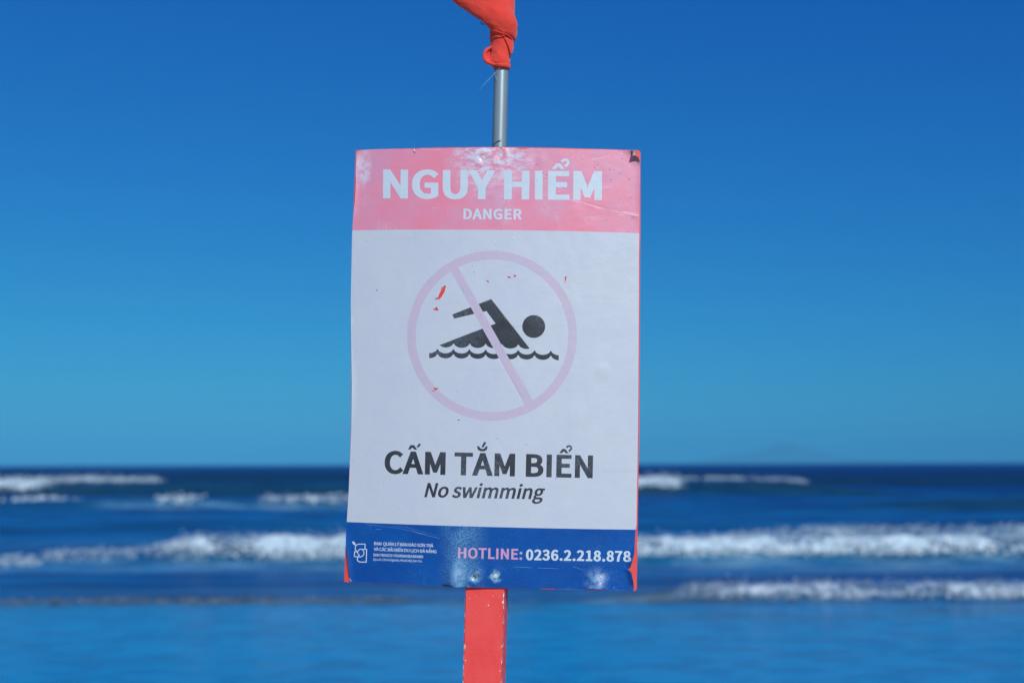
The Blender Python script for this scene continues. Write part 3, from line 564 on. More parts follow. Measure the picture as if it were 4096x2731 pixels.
def poster_d(u, v):
    """how far the vinyl stands off the board, mm"""
    d = 0.9 + 0.9 * (fbm(u / 95.0, v / 120.0, 3) - 0.5) + 0.35 * (fbm(u / 22.0 + 5, v / 28.0, 2) - 0.5)
    for (su, sv), k in zip(SCREWS, (0.9, 1.1, 1.5, 1.5)):
        r = np.hypot(u - su, v - sv)
        d = d + k * (-1.6 * np.exp(-(r / 6.5) ** 2) + 1.5 * np.exp(-((r - 13) / 7.0) ** 2))
    # crease where the vinyl runs over the left edge of the post, below the hotline
    d = d + 1.4 * np.exp(-((u - CREASE_U + 3) / 4.0) ** 2) * (1 - sstep(60, 120, v)) + 1.6 * np.exp(-((u - CREASE_U + 22) / 20.0) ** 2) * (1 - sstep(60, 160, v))
    # loose fold in the lower right corner
    fu, fv = uv([(2395, 2330)])[0]
    d = d + 0.30 * np.clip(36 - v, 0, 40) * np.exp(-((u - fu) / 26.0) ** 2)
    d = d + 0.26 * np.clip(58 - v, 0, 60) * np.exp(-((u - CREASE_U + 20) / 16.0) ** 2)
    # lifted edges
    er = np.interp(v, R_EDGE[:, 1], R_EDGE[:, 0]); el = np.interp(v, L_EDGE[:, 1], L_EDGE[:, 0])
    w = sstep(6, 20, v) * (1 - sstep(62, 92, v)) * (0.25 + 0.75 * sstep(0, 9, np.abs(v - NOTCH_V)))
    d = d + 9.0 * w * sstep(er - 11, er + 1.5, u)
    d = d + 4.5 * (1 - sstep(70, 110, v)) * (1 - sstep(el - 1, el + 8, u))
    d = d + 2.6 * sstep(745, 790, v) * (1 - sstep(890, 903, v)) * (1 - sstep(el - 1, el + 7, u))
    d = d + 1.6 * sstep(730, 760, v) * sstep(er - 7, er, u)
    d = d + 2.0 * sstep(330, 380, v) * (1 - sstep(400, 480, v)) * (1 - sstep(el - 1, el + 8, u))
    # blisters
    for bu, bv, br, bh in BLISTERS:
        d = d + bh * np.exp(-(((u - bu) / br) ** 2 + ((v - bv) / (br * 1.25)) ** 2) ** 2)
    return np.maximum(d, 0.12)
BLISTERS = [(*uv([p])[0], r, h) for p, r, h in (((2412, 1480), 13, 1.0), ((2300, 1660), 17, 0.8), ((2110, 655), 9, 0.8), ((2170, 640), 10, 0.7), ((1820, 640), 14, 0.5), ((2310, 850), 12, 0.4))]

# --- what is printed on the poster
PZ = (1500, 960); PK = 850 / 1801.0
def circle(c, r, n=96, cw=False):
    a = np.linspace(0, 2 * math.pi, n, endpoint=False)
    if cw: a = a[::-1]
    return [(c[0] + r * math.cos(t), c[1] + r * math.sin(t)) for t in a]
def scallop(cusps, sag, n=9, start=None, end=None):
    """hanging arcs between cusps, left to right"""
    pts = []
    for (a, b) in zip(cusps[:-1], cusps[1:]):
        for i in range(n):
            t = i / n; pts.append((a[0] + (b[0] - a[0]) * t, a[1] + (b[1] - a[1]) * t + sag * math.sqrt(max(0, 1 - (2 * t - 1) ** 2)) ** 1.3))
    pts.append(cusps[-1]); return pts
C0 = (992, 811)
ring = [circle(C0, 719, 120), circle(C0, 646, 120, True)]
slash = [[(640, 262), (703, 228), (1338, 1364), (1275, 1402)]]
body_low = scallop([(529, 872), (667, 875), (803, 878), (938, 878), (1076, 881), (1215, 884), (1352, 888)], 37)
body_low = [p for p in body_low if 560 < p[0] < 1305]
swimmer = [[(655, 632), (985, 500), (1312, 919)] + body_low[::-1] + [(548, 890), (1022, 708), (945, 602), (672, 666)]]
head = [circle((1345, 733), 97, 48)]
wt = scallop([(392, 919), (530, 921), (665, 922), (800, 924), (938, 927), (1076, 928), (1214, 930), (1352, 933), (1490, 936), (1628, 940)], 38)
wt = [p for p in wt if 460 <= p[0] <= 1557]
waves = [[(460, 957)] + wt + [(1557, 977), (1557, 1019)] + [(x, y + 43) for x, y in wt[::-1]] + [(460, 1000)]]
def pict(cs): return [uv(zoom(c, PZ, PK)) for c in cs]

def arc_pts(c, r, a0, a1, n):
    return [(c[0] + r[0] * math.cos(math.radians(a0 + (a1 - a0) * i / n)), c[1] + r[1] * math.sin(math.radians(a0 + (a1 - a0) * i / n))) for i in range(n + 1)]
def stroke(line, w):
    """outline of a polyline drawn with a pen w wide"""
    p = np.array(line, dtype=float); d = np.gradient(p, axis=0); d /= np.linalg.norm(d, axis=1, keepdims=True)
    seg = np.diff(p, axis=0); seg /= np.linalg.norm(seg, axis=1, keepdims=True)
    nrm = np.stack([-seg[:, 1], seg[:, 0]], 1)
    L, Rr = [], []
    for i in range(len(p)):
        if i == 0: m = nrm[0]
        elif i == len(p) - 1: m = nrm[-1]
        else:
            m = nrm[i - 1] + nrm[i]; m = m / max((m * nrm[i]).sum(), 0.5)
        L.append(p[i] + m * w / 2); Rr.append(p[i] - m * w / 2)
    return [tuple(a) for a in L] + [tuple(a) for a in Rr[::-1]]
LZ = (1400, 2080); LK = 360 / 2352.0
emblem = [stroke([(396, 748), (398, 620)] + [(330, 618)] + arc_pts((242, 716), (100, 98), -90, -180, 9) + [(143, 762), (192, 826)], 23),
          stroke([(440, 757), (330, 752)] + arc_pts((290, 836), (84, 86), -90, -215, 12) + [(252, 912), (212, 950)], 22),
          stroke([(200, 822), (122, 815), (117, 944), (250, 955)] + arc_pts((258, 850), (112, 105), 88, -52, 14), 22),
          stroke([(439, 748), (427, 1090), (330, 1086)] + arc_pts((275, 1010), (80, 76), 92, 200, 9) + [(207, 955)], 23)]
leaf = [[(55, 555), (80, 550), (105, 553), (133, 577), (149, 612), (151, 635), (146, 656), (118, 645), (92, 625), (70, 592)]]

TB = (0.056, 0.040)
SHAPES = [   # name, contours, material key, drawn over those after it
    ('prohibition_ring', pict(ring + slash), 'ring'),
    ('swimmer_pictogram', pict(swimmer + head), 'dark'),
    ('water_pictogram', pict(waves), 'dark'),
    ('headline_lettering', text('NGUY HIỂM', (1532.4, 793.8), (2406.8, 801.0), 115, 0.066, 0.044, 0.0, 1.12), 'print_white'),
    ('danger_lettering', text('DANGER', (1854, 877.3), (2088, 878.5), 42, *TB, 0.0, 1.04), 'print_white'),
    ('warning_lettering', text('CẤM TẮM BIỂN', (1537.9, 1893.3), (2370.3, 1911.7), 91, 0.060, 0.042, 0.0, 1.03), 'dark'),
    ('no_swimming_lettering', text('No swimming', (1697, 1987.5), (2171, 1996), 57.5, 0.040, 0.028, 0.23), 'dark'),
    ('hotline_lettering', text('HOTLINE:', (1832.3, 2230.6), (2088.9, 2237), 42.5, 0.050, 0.036), 'print_pink'),
    ('phone_number_lettering', text('0236.2.218.878', (2103.5, 2238.4), (2521.8, 2245.2), 42.5, 0.064, 0.044), 'print_white'),
    ('authority_name_lettering', text('BAN  QUẢN LÝ BÁN ĐẢO SƠN TRÀ', (1496.7, 2178.4), (1733.7, 2187.6), 12.7, 0.026, 0.018), 'print_white'),
    ('authority_name_lettering', text('VÀ CÁC BÃI BIỂN DU LỊCH ĐÀ NẴNG', (1495.2, 2200.9), (1746.2, 2211), 12.7, 0.026, 0.018), 'print_white'),
    ('english_name_lettering', text('SON TRA ECO-TOURISM SEA BOARD', (1492.9, 2222.8), (1692.8, 2230.5), 10.4, 0.026, 0.018), 'print_white'),
    ('address_lettering', text('Địa chỉ: 133 Hồ Nghinh, Phước Mỹ, Sơn Trà.', (1492.9, 2240), (1689, 2247.3), 8.8, 0.004, 0.004), 'print_white'),
    ('emblem', [uv(zoom(c, LZ, LK)) for c in emblem + leaf], 'print_white'),
]
def scratches(rows, o, k): return [uv(zoom(stroke(r, w), o, k)) for r, w in rows]
HZ = ((1350, 560), 1300 / 2352.0); FZ = ((1780, 2060), 820 / 2352.0)
for rows, z, mk in (
    ([([(1480, 395), (1620, 420), (1750, 447), (1980, 510), (2185, 565)], 3.5), ([(1916, 345), (1985, 338)], 3.5), ([(1095, 318), (1300, 326)], 3),
      ([(1790, 560), (1930, 548)], 2), ([(1785, 575), (1945, 566)], 2), ([(600, 66), (760, 74)], 3), ([(1830, 150), (1970, 114)], 3)], HZ, 'scratch_pink'),
    ([([(430, 108), (850, 150), (1300, 210), (1560, 265)], 5), ([(1595, 262), (1800, 330), (2080, 405), (2350, 470)], 9), ([(1100, 140), (1480, 182), (1700, 240), (2300, 400)], 4), ([(670, 232), (840, 228)], 6)], (LZ, LK), 'scratch_blue'),
    ([([(790, 592), (900, 594), (1000, 600)], 3.5), ([(1065, 603), (1200, 606), (1300, 612)], 3.5), ([(1470, 588), (1600, 628)], 2.5)], FZ, 'scratch_blue')):
    for row in rows: SHAPES.append(('scratch', scratches([row], *z), mk))
TEARS = [   # holes torn in the vinyl, red board behind
    [(528, 500), (546, 505), (566, 480), (590, 440), (602, 394), (597, 387), (585, 387), (568, 415), (548, 455)],
    [(499, 592), (508, 597), (540, 598), (532, 582), (524, 562), (516, 572)],
    [(492, 1256), (520, 1253), (545, 1257), (524, 1266), (508, 1276), (500, 1268)],
    [(1122, 312), (1136, 325), (1151, 325), (1146, 313), (1128, 307)],
    [(1172, 315), (1175, 303), (1184, 297), (1196, 299), (1194, 311)],
    [(1607, 334), (1605, 322), (1613, 310), (1627, 312), (1620, 326), (1619, 346), (1609, 350)],
    [(940, 345), (952, 342), (966, 351), (964, 362), (950, 354)],
    [(9, 426), (13, 420), (21, 421), (23, 427), (17, 432), (11, 431)],
    [(697, 1524), (712, 1518), (722, 1522), (708, 1530)],
]
TEARS = [uv(zoom(t, PZ, PK)) for t in TEARS]
ZONE_P = uv([(1412, 922), (1903, 919.8), (2553, 933.5)])
ZONE_B = uv([(1388, 2086.3), (1732.6, 2099.5), (2024, 2107.8), (2542, 2117)])
VP = float(np.mean(ZONE_P[:, 1])); VB = float(np.mean(ZONE_B[:, 1]))
def zone_line(Z, u): return np.interp(u, Z[:, 0], Z[:, 1])

# ------------------------------------------------------------------ materials of the sign
def wear(m, uvv, amount=1.0):
    """scratches and blisters that the whole vinyl shares: returns (scratch mask, bump normal)"""
    s1 = m.noise(m.coord('UV', (6, 170, 1), (0, 0, 0.06)), 1.0, 3, 0.6)
    s2 = m.noise(m.coord('UV', (5, 120, 1), (0, 0, -0.32), (3, 1, 0)), 1.0, 2, 0.6)
    patch = m.ramp(m.noise(uvv, 7, 3), 0.5, 0.68)
    scr = m.math('MULTIPLY', patch, m.math('MAXIMUM', m.ramp(s1, 0.665, 0.72), m.ramp(s2, 0.69, 0.74)))
    blist = m.ramp(m.voro(uvv, 62), 0.05, 0.13, 1.0, 0.0)
    blist = m.math('MULTIPLY', blist, m.ramp(m.noise(uvv, 5.5, 2), 0.52, 0.62))
    n = m.bump(m.noise(uvv, 420, 3), 0.10 * amount, 0.001)
    n = m.bump(m.noise(uvv, 75, 3), 0.16 * amount, 0.003, n)
    n = m.bump(blist, 0.7, 0.0015, n)
    n = m.bump(scr, -0.4, 0.0006, n)
    return scr, blist, n
def near_screws(m, uvv, idx, r0, r1):
    out = None
    for i in idx:
        d = m.ramp(m.near(uvv, (SCREWS[i][0] / 1000, SCREWS[i][1] / 1000, 0)), r0, r1, 1.0, 0.0)
        out = d if out is None else m.math('MAXIMUM', out, d)
    return out
def vinyl(name, ca, cb, rough, kind):
    m = NT(name, ca, rough); uvv = m.coord('UV')
    if kind == 'blue': m.b.inputs['Specular IOR Level'].default_value = 0.15
    scr, blist, n = wear(m, uvv, 1.6 if kind == 'blue' else 0.8)
    col = m.mix(m.ramp(m.noise(uvv, 9, 4), 0.32, 0.68), ca, cb)
    grain = m.noise(uvv, 260, 3)
    if kind == 'pink':     # print rubbed pale and glare painted in round the upper screws and along the top
        ab = near_screws(m, m.coord('UV'), (0, 1), 0.015, 0.095)
        ab = m.math('MULTIPLY', ab, m.ramp(m.noise(m.coord('UV', (0.7, 1.2, 1)), 75, 5, 0.7), 0.40, 0.62))
        sp = m.math('MULTIPLY', m.ramp(m.noise(uvv, 8.0, 3), 0.52, 0.68), m.ramp(m.noise(uvv, 190, 3, 0.7), 0.45, 0.62))
        le = m.ramp(m.near(m.coord('UV', (1, 0.42, 1)), (0.018, 0.862 * 0.42, 0)), 0.006, 0.024, 0.7, 0.0)
        col = m.mix(m.math('MAXIMUM', m.math('MAXIMUM', m.math('MULTIPLY', ab, 0.95), m.math('MULTIPLY', sp, 0.34)), m.math('MULTIPLY', le, m.ramp(m.noise(uvv, 60, 4), 0.3, 0.6))), col, (0.52, 0.60, 0.72))
    if kind == 'blue':     # scuffs, and sun glare painted in as a mottled pale band above the post
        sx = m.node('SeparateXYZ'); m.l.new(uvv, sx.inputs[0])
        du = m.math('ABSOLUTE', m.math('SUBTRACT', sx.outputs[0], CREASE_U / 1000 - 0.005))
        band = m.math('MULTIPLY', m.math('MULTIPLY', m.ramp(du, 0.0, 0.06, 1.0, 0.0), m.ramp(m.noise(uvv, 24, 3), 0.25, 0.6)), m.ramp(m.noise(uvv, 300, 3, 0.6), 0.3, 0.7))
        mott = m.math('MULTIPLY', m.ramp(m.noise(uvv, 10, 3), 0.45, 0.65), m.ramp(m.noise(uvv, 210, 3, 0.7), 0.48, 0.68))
        sc = m.math('MULTIPLY', near_screws(m, uvv, (2, 3), 0.005, 0.018), m.ramp(m.noise(uvv, 90, 3), 0.38, 0.6))  # glare off the lower screw dents, painted as pale halos
        # sun glare painted pale on the lower right fold and beside the post
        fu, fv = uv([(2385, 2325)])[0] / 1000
        rub_or_glare = m.math('MAXIMUM', m.ramp(m.near(m.coord('UV', (1, 0.85, 1)), (fu, fv * 0.85, 0)), 0.004, 0.032, 0.9, 0.0),
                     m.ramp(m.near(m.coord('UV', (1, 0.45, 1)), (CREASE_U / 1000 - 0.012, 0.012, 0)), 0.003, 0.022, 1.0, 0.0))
        rub_or_glare = m.math('MULTIPLY', rub_or_glare, m.ramp(m.noise(uvv, 55, 5, 0.7), 0.34, 0.6))
        col = m.mix(m.math('MULTIPLY', rub_or_glare, 0.65), col, (0.24, 0.44, 0.58))
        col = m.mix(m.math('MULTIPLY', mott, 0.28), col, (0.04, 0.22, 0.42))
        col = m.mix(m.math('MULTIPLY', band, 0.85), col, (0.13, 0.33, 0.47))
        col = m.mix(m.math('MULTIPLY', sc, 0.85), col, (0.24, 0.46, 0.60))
    if kind == 'white':
        col = m.mix(m.math('MULTIPLY', m.ramp(m.voro(uvv, 150), 0.045, 0.075, 1.0, 0.0), m.ramp(m.noise(uvv, 6, 2), 0.52, 0.66)), col, (0.10, 0.12, 0.15))
        st = m.noise(m.coord('UV', (3, 60, 1), (0, 0, -0.05)), 1.0, 3)
        col = m.mix(m.math('MULTIPLY', m.ramp(st, 0.62, 0.75), 0.16), col, (0.30, 0.34, 0.40))
    light = (0.60, 0.66, 0.74) if kind != 'blue' else (0.25, 0.48, 0.66)
    col = m.mix(m.math('MULTIPLY', scr, 0.55 if kind in ('pink', 'blue') else 0.12), col, light)
    m.b.inputs['Coat Weight'].default_value = 0.35; m.b.inputs['Coat Roughness'].default_value = 0.26; m.l.new(n, m.b.inputs['Coat Normal'])
    return m.set(Base_Color=col, Roughness=m.ramp(m.noise(uvv, 28, 3), 0.3, 0.7, rough - 0.07, rough + 0.09), Normal=n)
def ink(name, ca, cb, rough, worn, worn_amt):
    m = NT(name, ca, rough); uvv = m.coord('UV')
    scr, blist, n = wear(m, uvv, 1.0)
    col = m.mix(m.ramp(m.noise(uvv, 22, 4), 0.35, 0.65), ca, cb)
    rub_or_glare = m.math('MULTIPLY', m.ramp(m.noise(uvv, 7.5, 3), 0.42, 0.62), m.ramp(m.noise(uvv, 170, 4, 0.7), 0.35, 0.68))
    col = m.mix(m.math('MULTIPLY', m.math('MAXIMUM', scr, m.math('MULTIPLY', rub_or_glare, 0.6)), worn_amt), col, worn)
    return m.set(Base_Color=col, Normal=n)
WHITE = (0.435, 0.505, 0.595)
MAT = {
    'pink': vinyl('pink_vinyl', (0.67, 0.21, 0.305), (0.57, 0.255, 0.385), 0.40, 'pink'),
    'white': vinyl('white_vinyl', WHITE, (0.455, 0.52, 0.595), 0.42, 'white'),
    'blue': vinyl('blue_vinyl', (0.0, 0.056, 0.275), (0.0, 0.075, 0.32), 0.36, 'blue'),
    'dark': ink('dark_print', (0.018, 0.026, 0.034), (0.030, 0.038, 0.050), 0.42, (0.14, 0.18, 0.24), 0.8),
    'ring': ink('faded_ring_print', (0.425, 0.395, 0.525), (0.45, 0.40, 0.505), 0.45, WHITE, 0.3),
    'print_white': ink('pale_print', (0.45, 0.57, 0.66), (0.47, 0.58, 0.67), 0.45, (0.30, 0.42, 0.55), 0.4),
    'scratch_pink': ink('scratched_pink_vinyl', (0.56, 0.44, 0.54), (0.62, 0.42, 0.50), 0.5, WHITE, 0.3),
    'scratch_blue': ink('scratched_blue_vinyl', (0.06, 0.22, 0.43), (0.12, 0.32, 0.50), 0.5, WHITE, 0.3),
    'print_pink': ink('faded_pink_print', (0.52, 0.27, 0.44), (0.46, 0.30, 0.48), 0.45, (0.16, 0.28, 0.44), 0.5),
}
def red_paint(name, ca, cb, chips=0.0):
    m = NT(name, ca, 0.5); c = m.coord()
    col = m.mix(m.ramp(m.noise(c, 16, 4), 0.3, 0.7), ca, cb)
    n = m.bump(m.noise(c, 130, 4), 0.22, 0.002, m.bump(m.noise(m.coord(scale=(1, 1, 0.2)), 55, 3), 0.2, 0.003))
    if chips:
        at_ = m.node('Attribute', attribute_name='edge').outputs['Fac']
        k = m.math('ADD', m.noise(m.coord(scale=(1, 1, 0.6)), 170, 3, 0.6), m.math('MULTIPLY', at_, chips))
        ch = m.ramp(k, 0.735, 0.76)
        dots = m.math('MULTIPLY', m.ramp(m.voro(c, 240), 0.10, 0.16, 1.0, 0.0), m.ramp(m.noise(c, 24, 2), 0.56, 0.66))
        ch = m.math('MAXIMUM', ch, m.math('MULTIPLY', dots, 0.35))
        col = m.mix(ch, col, (0.62, 0.66, 0.72)); n = m.bump(ch, -0.5, 0.001, n)
    return m.set(Base_Color=col, Normal=n, Roughness=m.ramp(m.noise(c, 40, 3), 0.3, 0.7, 0.42, 0.58))
M_BOARD = red_paint('red_board_paint', (0.62, 0.045, 0.04), (0.66, 0.08, 0.07))
M_POST = red_paint('red_post_paint', (0.70, 0.052, 0.050), (0.74, 0.07, 0.065), 0.19)
mb = NT('vinyl_back', (0.50, 0.56, 0.62), 0.6); c_ = mb.coord()
M_BACK = mb.set(Base_Color=mb.mix(mb.ramp(mb.noise(c_, 120, 3), 0.35, 0.65), (0.46, 0.52, 0.58), (0.58, 0.63, 0.68)))
ms = NT('dull_steel', (0.30, 0.33, 0.36), 0.35, Metallic=1.0); c_ = ms.coord()
M_STEEL = ms.set(Base_Color=ms.mix(ms.ramp(ms.noise(c_, 400, 3), 0.4, 0.6), (0.10, 0.10, 0.11), (0.42, 0.45, 0.48)))
mp = NT('grey_pole_paint', (0.2, 0.27, 0.32), 0.44, Metallic=0.3); c_ = mp.coord(scale=(1, 1, 0.08))
M_POLE = mp.set(Base_Color=mp.mix(mp.ramp(mp.noise(c_, 90, 4), 0.35, 0.65), (0.20, 0.275, 0.31), (0.24, 0.315, 0.35)), Normal=mp.bump(mp.noise(mp.coord(), 300, 3), 0.08, 0.001))

# ------------------------------------------------------------------ the sign
SAND_AT_SIGN = 0.46
sign = empty('warning_sign', (-0.06, 2.40, SAND_AT_SIGN))
tag(sign, 'no-swimming danger sign: pink, white and blue poster on a red post', 'sign')

def cdt(outlines, open_lines, step, dense=()):
    """triangulate the inside of outlines[0] with a filling grid; every outline and line is kept as edges"""
    P = []; E = []
    for c in outlines:
        n = len(P); P += [tuple(p) for p in c]; E += [(n + i, n + (i + 1) % len(c)) for i in range(len(c))]
    for c in open_lines:
        n = len(P); P += [tuple(p) for p in c]; E += [(n + i, n + i + 1) for i in range(len(c) - 1)]
    o = outlines[0]; lo = o.min(0); hi = o.max(0)
    gx, gy = np.meshgrid(np.arange(lo[0] + step / 2, hi[0], step), np.arange(lo[1] + step / 2, hi[1], step))
    g = np.stack([gx.ravel() + (np.round(gy / step).ravel() % 2) * step * 0.5, gy.ravel()], 1)
    for (cu, cv, r, st) in dense:
        hx, hy = np.meshgrid(np.arange(cu - r, cu + r, st), np.arange(cv - r, cv + r, st))
        h = np.stack([hx.ravel() + 0.13, hy.ravel() + 0.07], 1); h = h[np.hypot(h[:, 0] - cu, h[:, 1] - cv) < r]
        g = np.concatenate([g[np.hypot(g[:, 0] - cu, g[:, 1] - cv) >= r], h])
    g = g[np.abs(winding([o], g)) > 0]
    P += [tuple(p) for p in g]
    r = delaunay_2d_cdt([Vector(p) for p in P], E, [], 0, 1e-4, False)
    V = np.array([tuple(p) for p in r[0]]); F = np.array([f for f in r[2] if len(f) == 3])
    cen = V[F].mean(1)
    ok = np.abs(winding([o], cen)) > 0
    return V, F[ok], cen[ok]

def vnormals(P, F):
    n = np.cross(P[F[:, 1]] - P[F[:, 0]], P[F[:, 2]] - P[F[:, 0]])
    N = np.zeros_like(P)
    for k in range(3): np.add.at(N, F[:, k], n)
    return N / (np.linalg.norm(N, axis=1, keepdims=True) + 1e-12)

def make_board():
    V, F, cen = cdt([BOARD], [], 14)
    n = len(V); front = S(V[:, 0], V[:, 1], 0.0); back = S(V[:, 0], V[:, 1], -4.0)
    if np.cross(front[F[0, 1]] - front[F[0, 0]], front[F[0, 2]] - front[F[0, 0]])[1] > 0: F = F[:, ::-1]
    faces = [tuple(f) for f in F] + [tuple(f + n)[::-1] for f in F]
    cnt = {}
    for f in F:
        for a, b in ((f[0], f[1]), (f[1], f[2]), (f[2], f[0])): cnt[(a, b)] = 1
    faces += [(b, a, a + n, b + n) for (a, b) in cnt if (b, a) not in cnt]
    o = link_mesh('board', np.concatenate([front, back]), faces, M_BOARD, smooth=False)
    keep_parent(o, sign)
make_board()

def make_poster():
    outlines = [POSTER] + TEARS + [c for _, cs, _ in SHAPES for c in cs]
    zl = []
    for Z in (ZONE_P, ZONE_B):
        us = np.linspace(-30, 630, 34); zl.append(np.stack([us, zone_line(Z, us)], 1))
    nu, nv = uv([(2520, 2275)])[0]
    dense = [(u, v, 24, 2.5) for u, v in SCREWS[[0, 2]]] + [(nu, nv, 34, 3.0)]
    V, F, cen = cdt(outlines, zl, 6.0, dense)
    P = S(V[:, 0], V[:, 1], poster_d(V[:, 0], V[:, 1]))
    if np.cross(P[F[0, 1]] - P[F[0, 0]], P[F[0, 2]] - P[F[0, 0]])[1] > 0: F = F[:, ::-1]
    N = vnormals(P, F)
    owner = np.full(len(F), -1)
    for t in TEARS: owner[np.abs(winding([t], cen)) > 0] = -2
    for i, (nm, cs, mk) in enumerate(SHAPES):
        lo = np.min([c.min(0) for c in cs], 0); hi = np.max([c.max(0) for c in cs], 0)
        idx = np.where((owner == -1) & (cen >= lo).all(1) & (cen <= hi).all(1))[0]
        if mk == 'ring':      # the ring has a hole, the slash lies across it
            w = (np.abs(winding(cs[:2], cen[idx])) > 0) & (np.abs(winding(cs[:1], cen[idx])) > 0) & (np.abs(winding(cs[1:2], cen[idx])) == 0) | ((np.abs(winding(cs[2:], cen[idx])) > 0) & (np.abs(winding(cs[:1], cen[idx])) > 0))
        else: w = winding(cs, cen[idx]) != 0
        owner[idx[w]] = i
    def sub(name, mask, mats, mi=None, parent=None):
        f = F[mask]; used = np.unique(f); rm = np.zeros(len(V), int); rm[used] = np.arange(len(used))
        o = link_mesh(name, P[used], rm[f], mats, smooth=True, normals=N[used], uv=V[used] / 1000.0, mat_index=mi)
        return o
    base = owner == -1
    c = cen[base]
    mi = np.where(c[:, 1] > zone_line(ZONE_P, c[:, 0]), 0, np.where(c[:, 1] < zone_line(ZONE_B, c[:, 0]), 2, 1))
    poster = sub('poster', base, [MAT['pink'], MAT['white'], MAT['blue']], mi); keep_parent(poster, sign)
    for i, (nm, cs, mk) in enumerate(SHAPES):
        if (owner == i).any():
            o = sub(nm, owner == i, MAT[mk]); o.parent = poster
    return poster
poster = make_poster()

def sheet(name, A, B, mat, n=8, thick=0.35, parent=None, curve=0.0):
    """a small bent strip between two rows of (u, v, d) points on the board, with a little thickness"""
    A = np.array(A, dtype=float); B = np.array(B, dtype=float)
    ta = np.linspace(0, 1, n)
    def res(Q): return np.stack([np.interp(ta, np.linspace(0, 1, len(Q)), Q[:, k]) for k in range(3)], 1)
    A, B = res(A), res(B); m = 5
    rows = []
    for j in range(m):
        t = j / (m - 1); q = A * (1 - t) + B * t; q[:, 2] += curve * 4 * t * (1 - t); rows.append(q)
    Q = np.concatenate(rows)
    f = [(j * n + i, j * n + i + 1, (j + 1) * n + i + 1, (j + 1) * n + i) for j in range(m - 1) for i in range(n - 1)]
    k = len(Q)
    verts = np.concatenate([S(Q[:, 0], Q[:, 1], Q[:, 2]), S(Q[:, 0], Q[:, 1], Q[:, 2] - thick)])
    f2 = f + [tuple(i + k for i in reversed(q)) for q in f]
    loop = list(range(n)) + [j * n + n - 1 for j in range(1, m)] + [(m - 1) * n + i for i in range(n - 2, -1, -1)] + [j * n for j in range(m - 2, 0, -1)]
    for a, b in zip(loop, loop[1:] + loop[:1]): f2.append((b, a, a + k, b + k))
    o = link_mesh(name, verts, f2, mat, parent=parent)
    return o

# the corner that has peeled off and rolled over, upper right
mk = NT('thin_vinyl_back', (0.50, 0.54, 0.60), 0.5)
tr = mk.node('BsdfTranslucent'); tr.inputs[0].default_value = (0.70, 0.22, 0.32, 1); mx = mk.node('MixShader'); mx.inputs[0].default_value = 0.45
mk.l.new(mk.b.outputs[0], mx.inputs[1]); mk.l.new(tr.outputs[0], mx.inputs[2]); mk.l.new(mx.outputs[0], mk.n['Material Output'].inputs[0])
M_CURL = mk.m
def make_curl():
    a, b = uv([(2508, 603), (2560, 667)]); corner = uv([(2561, 604)])[0]
    ax = b - a; L = np.linalg.norm(ax); ax /= L; pr = np.array([-ax[1], ax[0]])
    if (corner - a) @ pr < 0: pr = -pr
    hgt = (corner - a) @ pr; foot = (corner - a) @ ax
    R = 8.0; rows = 16; cols = 14; Q = []
    for j in range(rows):
        s = hgt * 1.45 * j / (rows - 1); k = 1 - j / (rows - 1)
        lo = foot * (1 - k) ; hi = foot + (L - foot) * k
        for i in range(cols):
            w = lo + (hi - lo) * i / (cols - 1)
            th = s / R * (1.0 - 0.25 * i / (cols - 1))
            q = a + ax * w + pr * R * math.sin(th) * 0.8
            Q.append((q[0], q[1], 1.0 + R * (1 - math.cos(th))))
    Q = np.array(Q); n = len(Q)
    f = [(j * cols + i, j * cols + i + 1, (j + 1) * cols + i + 1, (j + 1) * cols + i) for j in range(rows - 1) for i in range(cols - 1)]
    v = S(Q[:, 0], Q[:, 1], Q[:, 2])
    o = link_mesh('peeled_corner', v, f, M_CURL, parent=poster)
    md = o.modifiers.new('thickness', 'SOLIDIFY'); md.thickness = 0.0004; md.offset = 0
    o['label'] = 'curled corner of the poster showing its pale back'
make_curl()
def flap(pts_px, d0, d1, tip_px, name='torn_flap'):
    p = uv(zoom(pts_px, PZ, PK)); q = uv(zoom(tip_px, PZ, PK))
    sheet(name, [(x, y, d0) for x, y in p], [(x, y, d1) for x, y in q], M_BACK, parent=poster, thick=0.25)
flap([(528, 500), (548, 455), (568, 415), (586, 387)], 1.3, 5.0, [(518, 498), (534, 456), (556, 415), (582, 389)])
flap([(500, 592), (508, 580), (516, 572)], 1.3, 3.5, [(499, 578), (508, 562), (520, 548)])
flap([(492, 1256), (500, 1268), (508, 1276)], 1.3, 3.0, [(490, 1262), (494, 1272), (503, 1279)])
flap([(1609, 350), (1619, 346)], 1.3, 2.6, [(1608, 356), (1618, 353)])
for (x, y), (x2, y2) in (((1652, 598), (1657, 611)), ((2006, 592), (2016, 600)), ((2441, 2356), (2452, 2346))):
    a, b = uv([(x, y), (x2, y2)]); sheet('torn_flap', [(*a, 1.2), (*(a * 0.4 + b * 0.6), 2.5)], [(a[0] + 5, a[1] + 0.5, 2.2), (b[0] + 3, b[1], 4.5)], M_BACK, parent=poster, thick=0.25)

